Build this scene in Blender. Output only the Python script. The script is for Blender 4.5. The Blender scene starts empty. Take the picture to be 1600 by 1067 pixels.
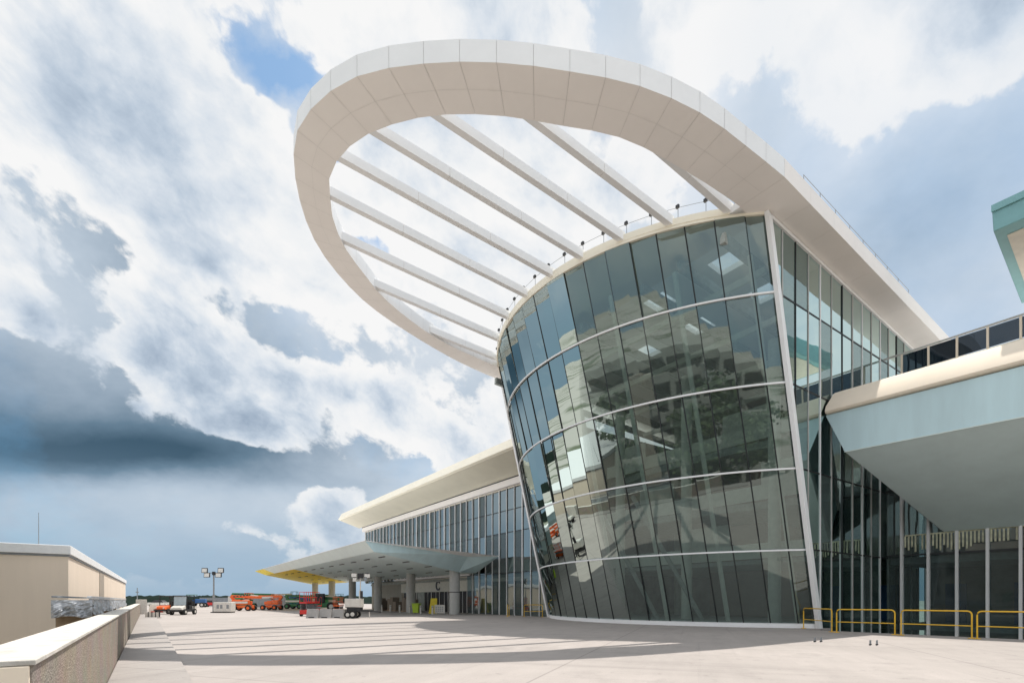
import bpy, bmesh, math, random
from mathutils import Vector, Matrix
random.seed(7)
C = bpy.context.scene.collection
R = math.radians
# ------------------------------------------------------------ frame of the place
# u runs along the terminal front (away from the viewer), v points out of the front, z up
F = 810.0; HY = 937.0; CX = 800.0
_n = math.hypot(570.0, F)
DU = Vector((-570.0/_n, F/_n)); DV = Vector((-F/_n, -570.0/_n))
_Z0 = 1.5*F/44; C0 = Vector((480/F*_Z0, _Z0))
THETA = math.atan2(DU.y, DU.x)
def W(u, v, z=0.0):
    return Vector((C0.x+u*DU.x+v*DV.x, C0.y+u*DU.y+v*DV.y, z))

# ------------------------------------------------------------ materials
MATS = {}
def nodes_of(name):
    m = bpy.data.materials.new(name); m.use_nodes = True
    nt = m.node_tree; b = nt.nodes['Principled BSDF']
    MATS[name] = m
    return m, nt, b
def mat(name, col, rough=0.6, metal=0.0, var=0.08, scale=3.0, bump=0.0, bscale=40.0, streak=False):
    m, nt, b = nodes_of(name)
    b.inputs['Roughness'].default_value = rough; b.inputs['Metallic'].default_value = metal
    tc = nt.nodes.new('ShaderNodeTexCoord'); mp = nt.nodes.new('ShaderNodeMapping')
    nt.links.new(tc.outputs['Object'], mp.inputs['Vector'])
    if streak: mp.inputs['Scale'].default_value = (1, 1, 0.12)
    nz = nt.nodes.new('ShaderNodeTexNoise'); nz.inputs['Scale'].default_value = scale; nz.inputs['Detail'].default_value = 6
    nz.inputs['Roughness'].default_value = 0.65
    nt.links.new(mp.outputs[0], nz.inputs['Vector'])
    mr = nt.nodes.new('ShaderNodeMapRange'); mr.inputs['From Min'].default_value = .3; mr.inputs['From Max'].default_value = .7
    mr.inputs['To Min'].default_value = 1-var; mr.inputs['To Max'].default_value = 1+var
    nt.links.new(nz.outputs['Fac'], mr.inputs['Value'])
    mx = nt.nodes.new('ShaderNodeVectorMath'); mx.operation = 'SCALE'
    mx.inputs[0].default_value = col[:3]
    nt.links.new(mr.outputs[0], mx.inputs['Scale']); nt.links.new(mx.outputs[0], b.inputs['Base Color'])
    if bump:
        n2 = nt.nodes.new('ShaderNodeTexNoise'); n2.inputs['Scale'].default_value = bscale; n2.inputs['Detail'].default_value = 4
        nt.links.new(tc.outputs['Object'], n2.inputs['Vector'])
        bp = nt.nodes.new('ShaderNodeBump'); bp.inputs['Strength'].default_value = bump; bp.inputs['Distance'].default_value = .02
        nt.links.new(n2.outputs['Fac'], bp.inputs['Height']); nt.links.new(bp.outputs[0], b.inputs['Normal'])
    return m
def glass(name, tint, refl, mn, body=(0.10, 0.13, 0.125), tr=0.5, wave=0.02, rough=.012, mx=1.0):
    """coated facade glass: tinted see-through body + strong mirror layer"""
    m = bpy.data.materials.new(name); m.use_nodes = True; MATS[name] = m
    nt = m.node_tree; nt.nodes.clear()
    out = nt.nodes.new('ShaderNodeOutputMaterial')
    t = nt.nodes.new('ShaderNodeBsdfTransparent'); t.inputs['Color'].default_value = (*tint, 1)
    d = nt.nodes.new('ShaderNodeBsdfDiffuse'); d.inputs['Color'].default_value = (*body, 1)
    g = nt.nodes.new('ShaderNodeBsdfGlossy'); g.inputs['Roughness'].default_value = rough; g.inputs['Color'].default_value = (*refl, 1)
    m1 = nt.nodes.new('ShaderNodeMixShader'); m1.inputs[0].default_value = tr
    nt.links.new(d.outputs[0], m1.inputs[1]); nt.links.new(t.outputs[0], m1.inputs[2])
    fr = nt.nodes.new('ShaderNodeLayerWeight'); fr.inputs['Blend'].default_value = .35
    mr = nt.nodes.new('ShaderNodeMapRange'); mr.inputs['To Min'].default_value = mn; mr.inputs['To Max'].default_value = mx
    nt.links.new(fr.outputs['Fresnel'], mr.inputs['Value'])
    m2 = nt.nodes.new('ShaderNodeMixShader'); nt.links.new(mr.outputs[0], m2.inputs[0])
    nt.links.new(m1.outputs[0], m2.inputs[1]); nt.links.new(g.outputs[0], m2.inputs[2])
    tc = nt.nodes.new('ShaderNodeTexCoord'); nz = nt.nodes.new('ShaderNodeTexNoise'); nz.inputs['Scale'].default_value = .55; nz.inputs['Detail'].default_value = 1
    nt.links.new(tc.outputs['Object'], nz.inputs['Vector'])
    bp = nt.nodes.new('ShaderNodeBump'); bp.inputs['Strength'].default_value = .6; bp.inputs['Distance'].default_value = wave
    nt.links.new(nz.outputs['Fac'], bp.inputs['Height'])
    nt.links.new(bp.outputs[0], g.inputs['Normal'])
    nt.links.new(m2.outputs[0], out.inputs['Surface'])
    return m

mat('white_paint', (.90, .90, .90), .45, var=.03, scale=.7)
mat('soffit_white', (.95, .90, .86), .55, var=.03, scale=.35)
mat('joint_grey', (.72, .69, .66), .8)
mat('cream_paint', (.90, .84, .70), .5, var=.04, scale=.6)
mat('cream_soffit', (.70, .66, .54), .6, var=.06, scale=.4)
mat('cream_cap', (.92, .80, .65), .9, var=.05, scale=.5)
mat('teal_paint', (.58, .76, .80), .5, var=.09, scale=.8, streak=True)
mat('teal_pale', (.70, .80, .78), .5, var=.05, scale=.8)
mat('teal_soffit', (.78, .93, .94), .6, var=.06, scale=.5)
mat('teal_dark', (.22, .44, .46), .5, var=.06)
mat('tan_soffit', (.72, .66, .56), .6)
mat('yellow_wrap', (.95, .74, .05), .5, var=.25, scale=1.6)
mat('dark_line', (.015, .018, .02), .4)
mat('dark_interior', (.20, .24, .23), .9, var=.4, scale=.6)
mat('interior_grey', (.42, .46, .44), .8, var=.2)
mat('interior_light', (.85, .86, .78), .6)
mat('interior_brown', (.24, .20, .16), .8)
mat('column_grey', (.52, .52, .50), .75, var=.08, scale=2, bump=.2)
mat('wall_beige', (.86, .73, .60), .85, var=.05, scale=.6, bump=.25, bscale=25, streak=True)
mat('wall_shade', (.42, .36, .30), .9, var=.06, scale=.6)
mat('louvre_cream', (.66, .66, .48), .6, var=.3, scale=5)
mat('coping_white', (.60, .57, .52), .85, var=.22, scale=3.5, bump=.3, bscale=60)
mat('roof_white', (.88, .88, .88), .6, var=.05)
mat('garage_beige', (.40, .39, .35), .85, var=.1, scale=.4)
mat('galvanised', (.70, .72, .74), .4, .7, var=.18, scale=2.5, bump=1.0, bscale=3)
mat('plastic_wrap', (.42, .43, .45), .42, .5, var=.45, scale=2.2, bump=.8, bscale=6)
mat('steel_grey', (.28, .30, .32), .5, .4)
mat('black_rubber', (.02, .02, .02), .8)
mat('black_paint', (.025, .025, .028), .5)
mat('yellow_paint', (.78, .47, .03), .4, var=.12, scale=8)
mat('lime_paint', (.45, .62, .05), .5)
mat('orange_paint', (.80, .14, .025), .4, var=.12)
mat('red_paint', (.60, .03, .025), .4, var=.12)
mat('green_paint', (.03, .17, .06), .4, var=.12)
mat('blue_paint', (.03, .12, .32), .4, var=.12)
mat('dirty_white', (.66, .63, .58), .6, var=.12, scale=3)
mat('lamp_face', (.75, .74, .70), .3)
mat('windscreen', (.42, .50, .55), .15)
mat('barrier_concrete', (.38, .37, .36), .9, var=.15, scale=2)
mat('bark', (.12, .09, .06), .9)
mat('wood', (.35, .25, .16), .8, var=.2)
mat('far_trees', (.030, .050, .040), 1, var=.3, scale=.05)
mat('sign_dark', (.02, .03, .05), .4)
glass('drum_glass', (.56, .67, .65), (.44, .51, .49), .27, body=(.24, .29, .28), tr=.82, rough=.012, wave=.010)
glass('side_glass', (.36, .48, .48), (.58, .72, .70), .36, body=(.20, .25, .245), tr=.55, wave=.008)
glass('wing_glass', (.35, .46, .46), (.36, .40, .395), .20, body=(.20, .23, .23), tr=.55, wave=.012)
glass('lobby_glass', (.45, .55, .56), (.30, .34, .34), .06, body=(.17, .21, .21), tr=.68, wave=.01, mx=.5)
glass('rail_glass', (.10, .15, .2), (.30, .36, .42), .12, body=(.012, .022, .035), tr=.15)

# leaves
m, nt, b = nodes_of('leaves')
b.inputs['Roughness'].default_value = .6
oi = nt.nodes.new('ShaderNodeTexCoord'); nz = nt.nodes.new('ShaderNodeTexNoise'); nz.inputs['Scale'].default_value = .8
nt.links.new(oi.outputs['Object'], nz.inputs['Vector'])
cr = nt.nodes.new('ShaderNodeValToRGB'); cr.color_ramp.elements[0].color = (.04, .07, .03, 1); cr.color_ramp.elements[0].position = .35
cr.color_ramp.elements[1].color = (.09, .13, .035, 1); cr.color_ramp.elements[1].position = .65
nt.links.new(nz.outputs['Fac'], cr.inputs[0]); nt.links.new(cr.outputs[0], b.inputs['Base Color'])

# concrete deck
def concrete(name, base, joints):
    m, nt, b = nodes_of(name); N = nt.nodes; Lk = nt.links
    tc = N.new('ShaderNodeTexCoord')
    mp = N.new('ShaderNodeMapping'); mp.inputs['Rotation'].default_value = (0, 0, -THETA)
    Lk.new(tc.outputs['Object'], mp.inputs['Vector'])
    def noise(sc, det, scl=(1, 1, 1), rough=.6):
        q = N.new('ShaderNodeMapping'); q.inputs['Scale'].default_value = scl; Lk.new(mp.outputs[0], q.inputs['Vector'])
        n = N.new('ShaderNodeTexNoise'); n.inputs['Scale'].default_value = sc; n.inputs['Detail'].default_value = det; n.inputs['Roughness'].default_value = rough
        Lk.new(q.outputs[0], n.inputs['Vector']); return n.outputs['Fac']
    def rng(s, a, b_, c, d):
        r = N.new('ShaderNodeMapRange'); r.inputs['From Min'].default_value = a; r.inputs['From Max'].default_value = b_
        r.inputs['To Min'].default_value = c; r.inputs['To Max'].default_value = d; Lk.new(s, r.inputs['Value']); return r.outputs[0]
    def mul(a, b_):
        x = N.new('ShaderNodeMath'); x.operation = 'MULTIPLY'; Lk.new(a, x.inputs[0]); Lk.new(b_, x.inputs[1]); return x.outputs[0]
    f = rng(noise(.18, 5), .3, .7, .90, 1.07)
    f = mul(f, rng(noise(1.1, 8, (.35, 1.6, 1)), .3, .7, .93, 1.05))
    f = mul(f, rng(noise(30, 4), .3, .7, .93, 1.07))
    f = mul(f, rng(noise(.5, 3, (2.2, .15, 1)), .56, .72, 1, .88))
    f = mul(f, rng(noise(.35, 7, (1, 1, 1), .7), .55, .64, 1, .88))
    f = mul(f, rng(noise(.9, 5, (.06, 3.2, 1), .6), .60, .68, 1, .90))
    f = mul(f, rng(noise(2.3, 6, (1, 1, 1), .7), .60, .70, 1, .74))
    for ax, per in ((0, 12.0), (1, 9.0)):
        sp = N.new('ShaderNodeSeparateXYZ'); Lk.new(mp.outputs[0], sp.inputs[0])
        md = N.new('ShaderNodeMath'); md.operation = 'PINGPONG'; md.inputs[1].default_value = per/2; Lk.new(sp.outputs[ax], md.inputs[0])
        f = mul(f, rng(md.outputs[0], .012, .035, .74, 1))
    if joints:
        for ax, per in ((0, 9.0), (1, 7.4)):
            sp = N.new('ShaderNodeSeparateXYZ'); Lk.new(mp.outputs[0], sp.inputs[0])
            md = N.new('ShaderNodeMath'); md.operation = 'PINGPONG'; md.inputs[1].default_value = per/2; Lk.new(sp.outputs[ax], md.inputs[0])
            f = mul(f, rng(md.outputs[0], .012, .03, .72, 1))
    v = N.new('ShaderNodeVectorMath'); v.operation = 'SCALE'; v.inputs[0].default_value = base; Lk.new(f, v.inputs['Scale'])
    Lk.new(v.outputs[0], b.inputs['Base Color']); b.inputs['Roughness'].default_value = .85
    bp = N.new('ShaderNodeBump'); bp.inputs['Strength'].default_value = .25; bp.inputs['Distance'].default_value = .01
    Lk.new(noise(60, 3), bp.inputs['Height']); Lk.new(bp.outputs[0], b.inputs['Normal'])
concrete('deck_concrete', (.395, .355, .33), False)
concrete('walk_concrete', (.36, .33, .31), False)
# exposed aggregate parapet face
m, nt, b = nodes_of('aggregate'); b.inputs['Roughness'].default_value = .9
tc = nt.nodes.new('ShaderNodeTexCoord'); vr = nt.nodes.new('ShaderNodeTexVoronoi'); vr.inputs['Scale'].default_value = 55
nt.links.new(tc.outputs['Object'], vr.inputs['Vector'])
nz = nt.nodes.new('ShaderNodeTexNoise'); nz.inputs['Scale'].default_value = 1.5; nz.inputs['Detail'].default_value = 5
nt.links.new(tc.outputs['Object'], nz.inputs['Vector'])
cr = nt.nodes.new('ShaderNodeValToRGB'); cr.color_ramp.elements[0].color = (.24, .20, .165, 1); cr.color_ramp.elements[1].color = (.52, .44, .365, 1)
nt.links.new(vr.outputs['Color'], cr.inputs[0])
mx = nt.nodes.new('ShaderNodeMix'); mx.data_type = 'RGBA'; mx.blend_type = 'MULTIPLY'; mx.inputs[0].default_value = .4
nt.links.new(cr.outputs[0], mx.inputs[6]); nt.links.new(nz.outputs['Color'], mx.inputs[7]); nt.links.new(mx.outputs[2], b.inputs['Base Color'])
bp = nt.nodes.new('ShaderNodeBump'); bp.inputs['Strength'].default_value = .6; bp.inputs['Distance'].default_value = .01
nt.links.new(vr.outputs['Distance'], bp.inputs['Height']); nt.links.new(bp.outputs[0], b.inputs['Normal'])
# far ground
m, nt, b = nodes_of('far_ground'); b.inputs['Roughness'].default_value = 1
tc = nt.nodes.new('ShaderNodeTexCoord'); nz = nt.nodes.new('ShaderNodeTexNoise'); nz.inputs['Scale'].default_value = .012; nz.inputs['Detail'].default_value = 8
nt.links.new(tc.outputs['Object'], nz.inputs['Vector'])
cr = nt.nodes.new('ShaderNodeValToRGB'); cr.color_ramp.elements[0].color = (.14, .16, .10, 1); cr.color_ramp.elements[0].position = .40
cr.color_ramp.elements[1].color = (.50, .47, .43, 1); cr.color_ramp.elements[1].position = .48
nt.links.new(nz.outputs['Fac'], cr.inputs[0]); nt.links.new(cr.outputs[0], b.inputs['Base Color'])

# ------------------------------------------------------------ mesh builder
class MB:
    def __init__(s): s.v = []; s.f = []; s.m = []; s.names = []
    def mi(s, name):
        if name not in s.names: s.names.append(name)
        return s.names.index(name)
    def add(s, vs, fs, m):
        o = len(s.v); k = s.mi(m)
        s.v += [tuple(p) for p in vs]
        for f in fs: s.f.append([i+o for i in f]); s.m.append(k)
    def box(s, x0, x1, y0, y1, z0, z1, m):
        s.add([(x0,y0,z0),(x1,y0,z0),(x1,y1,z0),(x0,y1,z0),(x0,y0,z1),(x1,y0,z1),(x1,y1,z1),(x0,y1,z1)],
              [(0,3,2,1),(4,5,6,7),(0,1,5,4),(1,2,6,5),(2,3,7,6),(3,0,4,7)], m); return s
    def hexa(s, p, m):   # 8 points: bottom ring then top ring
        s.add(p, [(0,3,2,1),(4,5,6,7),(0,1,5,4),(1,2,6,5),(2,3,7,6),(3,0,4,7)], m); return s
    def quad(s, a, b, c, d, m): s.add([a,b,c,d], [(0,1,2,3)], m); return s
    def tube(s, pts, r, m, n=8, r2=None, cap=True):
        pts = [Vector(p) for p in pts]; rings = []
        for i, p in enumerate(pts):
            t = (pts[min(i+1, len(pts)-1)]-pts[max(i-1, 0)]).normalized()
            a = Vector((0, 0, 1)) if abs(t.z) < .9 else Vector((1, 0, 0))
            x = t.cross(a).normalized(); y = t.cross(x)
            rr = r if r2 is None else r+(r2-r)*i/(len(pts)-1)
            rings.append([p+(x*math.cos(2*math.pi*k/n)+y*math.sin(2*math.pi*k/n))*rr for k in range(n)])
        vs = [q for g in rings for q in g]; fs = []
        for i in range(len(pts)-1):
            for k in range(n):
                a = i*n+k; b_ = i*n+(k+1) % n; fs.append((a, b_, b_+n, a+n))
        if cap: fs.append(tuple(range(n))[::-1]); fs.append(tuple(range((len(pts)-1)*n, len(pts)*n)))
        s.add(vs, fs, m); return s
    def bar(s, a, b, w, h, m):  # rectangular bar a->b, w horizontal, h vertical-ish
        a = Vector(a); b = Vector(b); t = (b-a).normalized()
        up = Vector((0, 0, 1)) if abs(t.z) < .95 else Vector((1, 0, 0))
        x = t.cross(up).normalized(); y = x.cross(t).normalized()
        p = []
        for q in (a, b):
            p += [q-x*w/2-y*h/2, q+x*w/2-y*h/2, q+x*w/2+y*h/2, q-x*w/2+y*h/2]
        s.hexa(p, m); return s
    def prism(s, poly, z0, z1, m, zf=None):
        n = len(poly); zf = zf or (lambda x, y: 0)
        vs = [(x, y, z0+zf(x, y)) for x, y in poly]+[(x, y, z1+zf(x, y)) for x, y in poly]
        fs = [tuple(range(n))[::-1], tuple(range(n, 2*n))]+[(i, (i+1) % n, (i+1) % n+n, i+n) for i in range(n)]
        s.add(vs, fs, m); return s
    def cyl(s, c, axis, r, L, m, n=14):
        c = Vector(c); ax = Vector(axis).normalized()*L/2; return s.tube([c-ax, c+ax], r, m, n)
    def build(s, name, parent=None, loc=(0, 0, 0), rz=0.0, smooth=False, bevel=0.0):
        me = bpy.data.meshes.new(name); me.from_pydata(s.v, [], s.f)
        for k in s.names: me.materials.append(MATS[k])
        for p, k in zip(me.polygons, s.m): p.material_index = k
        bm = bmesh.new(); bm.from_mesh(me); bmesh.ops.recalc_face_normals(bm, faces=bm.faces); bm.to_mesh(me); bm.free()
        if smooth:
            for p in me.polygons: p.use_smooth = True
            try: me.set_sharp_from_angle(angle=R(35))
            except Exception: pass
        o = bpy.data.objects.new(name, me); C.objects.link(o)
        o.location = loc; o.rotation_euler = (0, 0, rz)
        if parent: o.parent = parent
        if bevel:
            bv = o.modifiers.new('bevel', 'BEVEL'); bv.width = bevel; bv.segments = 2; bv.limit_method = 'ANGLE'
        return o
def tag(o, label=None, cat=None, group=None, kind=None):
    if label: o['label'] = label
    if cat: o['category'] = cat
    if group: o['group'] = group
    if kind: o['kind'] = kind
    return o
def empty(name, loc, rz=0.0):
    o = bpy.data.objects.new(name, None); C.objects.link(o); o.location = loc; o.rotation_euler = (0, 0, rz); o.empty_display_size = .3
    return o
def copy_tree(o, parent=None):
    c = o.copy(); C.objects.link(c); c.parent = parent
    for ch in [q for q in bpy.data.objects if q.parent == o]: copy_tree(ch, c)
    return c
O = W(0, 0, 0)

# ------------------------------------------------------------ ground, deck, walk
g = MB(); g.add([(math.cos(2*math.pi*k/64)*9000, math.sin(2*math.pi*k/64)*9000, 0) for k in range(64)], [tuple(range(64))], 'far_ground')
tag(g.build('ground', loc=(0, 0, -8)), kind='structure', label='flat distant land out to the horizon', cat='ground')
d = MB()
d.prism([(-60, 2.0), (-.35, 2.0), (-.35, -.6), (22.9, -.6), (22.9, -1.0), (69.6, -1.0), (69.6, -40), (230, -40), (230, 29.85), (-60, 29.85)], -1.0, 0, 'deck_concrete')
tag(d.build('deck', loc=O, rz=THETA), kind='structure', label='sunlit concrete deck in front of the terminal', cat='pavement')
d = MB(); d.box(-16, 50.5, 28.62, 29.84, -.02, .085, 'walk_concrete')
tag(d.build('sidewalk', loc=O, rz=THETA, bevel=.02), kind='structure', label='raised concrete walk beside the parapet', cat='pavement')

# parapet (near one then a lower white one far off)
p = MB()
x0 = -8.87
p.box(x0, 50, 29.85, 30.22, -1, 1.10, 'aggregate')
par = p.build('parapet_wall', loc=O, rz=THETA, bevel=.008)
tag(par, 'long brown aggregate parapet with white coping at the left of the deck', 'parapet')
c_ = MB()
for k in range(25):
    ua = x0-.03+k*2.4; c_.box(ua, min(ua+2.392, 50.02), 29.83, 30.26, 1.103, 1.136, 'coping_white')
c_.box(x0-.035, x0-.003, 29.86, 30.25, -.2, 1.10, 'cream_cap')  # pale sheet on the end face; sunlight put into its colour
c_.build('coping', par, bevel=.006)

# ------------------------------------------------------------ main terminal
T = empty('terminal_building', O, THETA)
tag(T, 'white terminal with leaning curved glass wall and an oval roof ring', 'airport terminal')
SP = 1.37; ZL = [0.25, 4.13, 8.2, 12.3, 16.4, 19.75]
def drum_pt(s, z):
    """s 0..1 along the curved wall (0 at the white corner column)"""
    sag = 4.35+.35*(z/20)**3; lean = .262*z
    Rr = (11.2**2+sag**2)/(2*sag); h = math.asin(11.2/Rr)
    t = -h+2*h*s
    return Vector((11.2+Rr*math.sin(t), lean+Rr*math.cos(t)-(Rr-sag), z))
def soff(v): return 19.5+.07*v-.0*v
NP = 18.27
def ztop(s): return 18.1+1.4+.07*drum_pt(s, 19.9).y+.03
edges = [0.0]+[(0.73+k)/NP for k in range(18)]
edges = [e for e in edges if e < .985]+[1.0]
def drum_n(s, z):
    a = drum_pt(s-.004, z); b = drum_pt(s+.004, z); t = (b-a).normalized()
    upv = (drum_pt(s, z+.2)-drum_pt(s, z-.2)).normalized()
    n = t.cross(upv); 
    return n if n.y > 0 else -n
frame = MB()
for zz in (19.7,):
    pts = [drum_pt(i/60, zz) for i in range(61)]
cw = frame
# head rail
for i in range(60):
    a = drum_pt(i/60, ztop(i/60)-.06); b = drum_pt((i+1)/60, ztop((i+1)/60)-.06); cw.bar(a, b+(b-a)*.02, .16, .14, 'cream_paint')
curtain = cw.build('curved_glass_wall', T)
for k, e in enumerate(edges[1:-1]):
    mb = MB(); zs = [.25, 4.13, 8.2, 12.3, 16.4, ztop(e)-.1]
    for a, b in zip(zs[:-1], zs[1:]):
        mb.bar(drum_pt(e, a)+drum_n(e, a)*.004, drum_pt(e, b)+drum_n(e, b)*.004, .05, .05, 'dark_line')
    mb.build('mullion', curtain)
for z in ZL[1:-1]:
    mb = MB()
    for i in range(60):
        a = drum_pt(i/60, z)+drum_n(i/60+.001, z)*.09; b = drum_pt((i+1)/60, z)+drum_n((i+1)/60-.001, z)*.09
        mb.bar(a, b+(b-a)*.01, .09, .085, 'white_paint')
    mb.build('transom', curtain)
for i in range(len(edges)-1):
    for j in range(5):
        a, b = edges[i]+.0006, edges[i+1]-.0006; z0, z1 = ZL[j]+.01, ZL[j+1]-.01
        za, zb_ = (z1, z1) if j < 4 else (ztop(a)-.05, ztop(b)-.05)
        q = [drum_pt(a, z0), drum_pt(b, z0), drum_pt(b, zb_), drum_pt(a, za)]
        n = drum_n((a+b)/2, (z0+z1)/2)
        jt = [random.gauss(0, .024) for _ in range(3)]
        q[0] = q[0]+n*(jt[0]); q[1] = q[1]+n*(jt[0]+jt[1]); q[2] = q[2]+n*(jt[0]+jt[1]+jt[2]); q[3] = q[3]+n*(jt[0]+jt[2])
        mb = MB(); mb.quad(*q, 'drum_glass'); mb.build('glass_panel', curtain)
# white base curb of the drum
mb = MB()
for i in range(60):
    p = []
    for s in (i/60, (i+1)/60):
        a = drum_pt(s, 0); n = drum_n(min(max(s, .01), .99), 0); n.z = 0; n.normalize(); p.append((a-n*.3, a+n*.16))
    (a0, a1), (b0, b1) = p
    z = lambda q, h: (q.x, q.y, h)
    mb.hexa([z(a0, -.02), z(a1, -.02), z(b1, -.02), z(b0, -.02), z(a0, .24), z(a1, .24), z(b1, .24), z(b0, .24)], 'white_paint')
mb.build('base_curb', T)
# leaning corner column (flat white blade)
mb = MB()
a = Vector((-.02, .06, -.3)); b = Vector((-.02, .06+.262*19.6, 19.55)); 
mb.hexa([a+Vector((-.16,-.16,0)), a+Vector((.06,-.16,0)), a+Vector((.06,.2,0)), a+Vector((-.16,.2,0)),
         b+Vector((-.16,-.16,.1)), b+Vector((.06,-.16,.1)), b+Vector((.06,.2,.3)), b+Vector((-.16,.2,.3))], 'white_paint')
mb.build('corner_column', T, bevel=.015)
mb = MB(); a = Vector((22.42, .06, -.3)); b = Vector((22.42, .06+.262*19.6, 19.55))
mb.hexa([a+Vector((-.06,-.16,0)), a+Vector((.16,-.16,0)), a+Vector((.16,.2,0)), a+Vector((-.06,.2,0)),
         b+Vector((-.06,-.16,.1)), b+Vector((.16,-.16,.1)), b+Vector((.16,.2,.3)), b+Vector((-.06,.2,.3))], 'white_paint')
mb.build('corner_column', T, bevel=.015)

# side curtain wall on u = 0
side = MB()
side.bar((-.06, 5.0, soff(5.0)-.12), (-.06, -22, soff(-22)-.12), .14, .16, 'white_paint')
side_o = side.build('side_glass_wall', T)
vs = [5.2-1.3*k for k in range(22)]
def vcol(z): return .262*z-.12
for k, v in enumerate(vs[1:-1]):
    zb = -4.0 if v < 0 else v/.262+.4
    mb = MB(); 
    wide = .05 if k % 3 else .075
    mb.box(-.075, .0, v-wide/2, v+wide/2, zb, soff(v)-.2, 'dark_line' if k in (1, 5, 11) else 'white_paint' if k % 2 else 'column_grey')
    mb.build('mullion', side_o)
ztr = [-4.0, 4.13, 8.2, 12.3, 16.4]
for z in ztr[1:]:
    mb = MB(); mb.box(-.05, .0, -22, min(5.2, .262*z), z-.04, z+.04, 'dark_line'); mb.build('transom', side_o)
for k in range(len(vs)-1):
    va, vb = vs[k]-.02, vs[k+1]+.02
    for j in range(5):
        z0 = ztr[j]+.02; z1 = (ztr[j+1]-.02) if j < 4 else 99
        if vb < -16.5 and j < 2: continue
        def clipz(v, z): return min(z, soff(v)-.15)
        q = []
        # column clipping: need v <= .262 z
        poly = [(va, z0), (vb, z0), (vb, clipz(vb, z1)), (va, clipz(va, z1))]
        out = []
        for i in range(4):
            P, Q = poly[i], poly[(i+1) % 4]
            fp = .262*P[1]-P[0]; fq = .262*Q[1]-Q[0]
            if fp >= 0: out.append(P)
            if (fp >= 0) != (fq >= 0):
                t = fp/(fp-fq); out.append((P[0]+(Q[0]-P[0])*t, P[1]+(Q[1]-P[1])*t))
        if len(out) < 3: continue
        jt = [random.gauss(0, .003) for _ in range(3)]
        cx, cz = (va+vb)/2, (z0+clipz(va, z1))/2
        mb = MB(); mb.add([(-.03+jt[0]+jt[1]*(P[0]-cx)+jt[2]*.4*(P[1]-cz), P[0], P[1]) for P in out], [tuple(range(len(out)))], 'side_glass')
        mb.build('glass_panel', side_o)

# interior of the drum: floors, columns, ceiling fins, lift core
mb = MB()
mb.prism([(.6, -20), (22, -20), (22, -.5), (17, 2.6), (11, 3.6), (5, 2.6), (.6, -.5)], -.06, .12, 'interior_grey')
for z in (8.2, 12.3):
    mb.prism([(1.2, -20), (21, -20), (21, -6), (15, -4.5), (8, -4.5), (1.2, -6)], z-.5, z, 'interior_grey')
mb.prism([(1.2, -20), (21, -20), (21, -4), (1.2, -4)], 3.9, 4.2, 'interior_grey')
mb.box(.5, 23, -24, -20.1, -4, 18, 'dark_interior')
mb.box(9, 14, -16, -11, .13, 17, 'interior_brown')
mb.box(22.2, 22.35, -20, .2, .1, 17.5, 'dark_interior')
for k in range(9):
    mb.bar((1.5+2.5*k, 6.5, 19.0), (1.5+2.5*k, -20, 17.4), .25, .5, 'interior_grey')
for k in range(5):
    mb.bar((1.0, 3.5-4.5*k, 18.3-.3*k), (20.5, 3.5-4.5*k, 18.3-.3*k), .2, .35, 'interior_light')
mb.build('interior_floor', T)
for (u, v) in ((4, -3), (10.5, -3), (17, -3), (4, -12), (18, -12)):
    mb = MB(); mb.tube([(u, v, .1), (u, v, 17.8)], .38, 'interior_light', 14); mb.build('interior_column', T, smooth=True)
for k, (u, z) in enumerate(((3, 9.2), (6, 13.3), (14, 9.2), (17, 13.3), (9, 5.2))):
    mb = MB(); mb.box(u, u+3.6, -6.2, -6.1, z, z+1.9, 'interior_light'); mb.build('interior_panel', T)
for z in (4.2, 8.2, 12.3):
    mb = MB(); v_ = -3.9 if z < 5 else -4.6
    mb.box(2, 20, v_, v_+.08, z+.05, z+1.05, 'interior_light'); mb.build('balustrade', T)
for k in range(7):
    mb = MB(); u = 2.5+2.9*k
    pz = [drum_pt(.06+.145*k, z) for z in (.3, 6, 12, 18.6)]
    mb.tube([(p.x, p.y-1.1, p.z) for p in pz], .13, 'interior_light', 8); mb.build('interior_strut', T, smooth=True)
# crossed bracing seen behind the glass
mb = MB()
for (a, b) in (((6, 1.5, .2), (9, 4.5, 8)), ((12, 4.7, 8), (9, 2, .2)), ((12, 2, .2), (15, 4.2, 8)), ((18, 3.4, 8), (15.5, 1.6, .2))):
    mb.tube([a, b], .14, 'interior_grey', 8)
mb.build('interior_brace', T)

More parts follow.
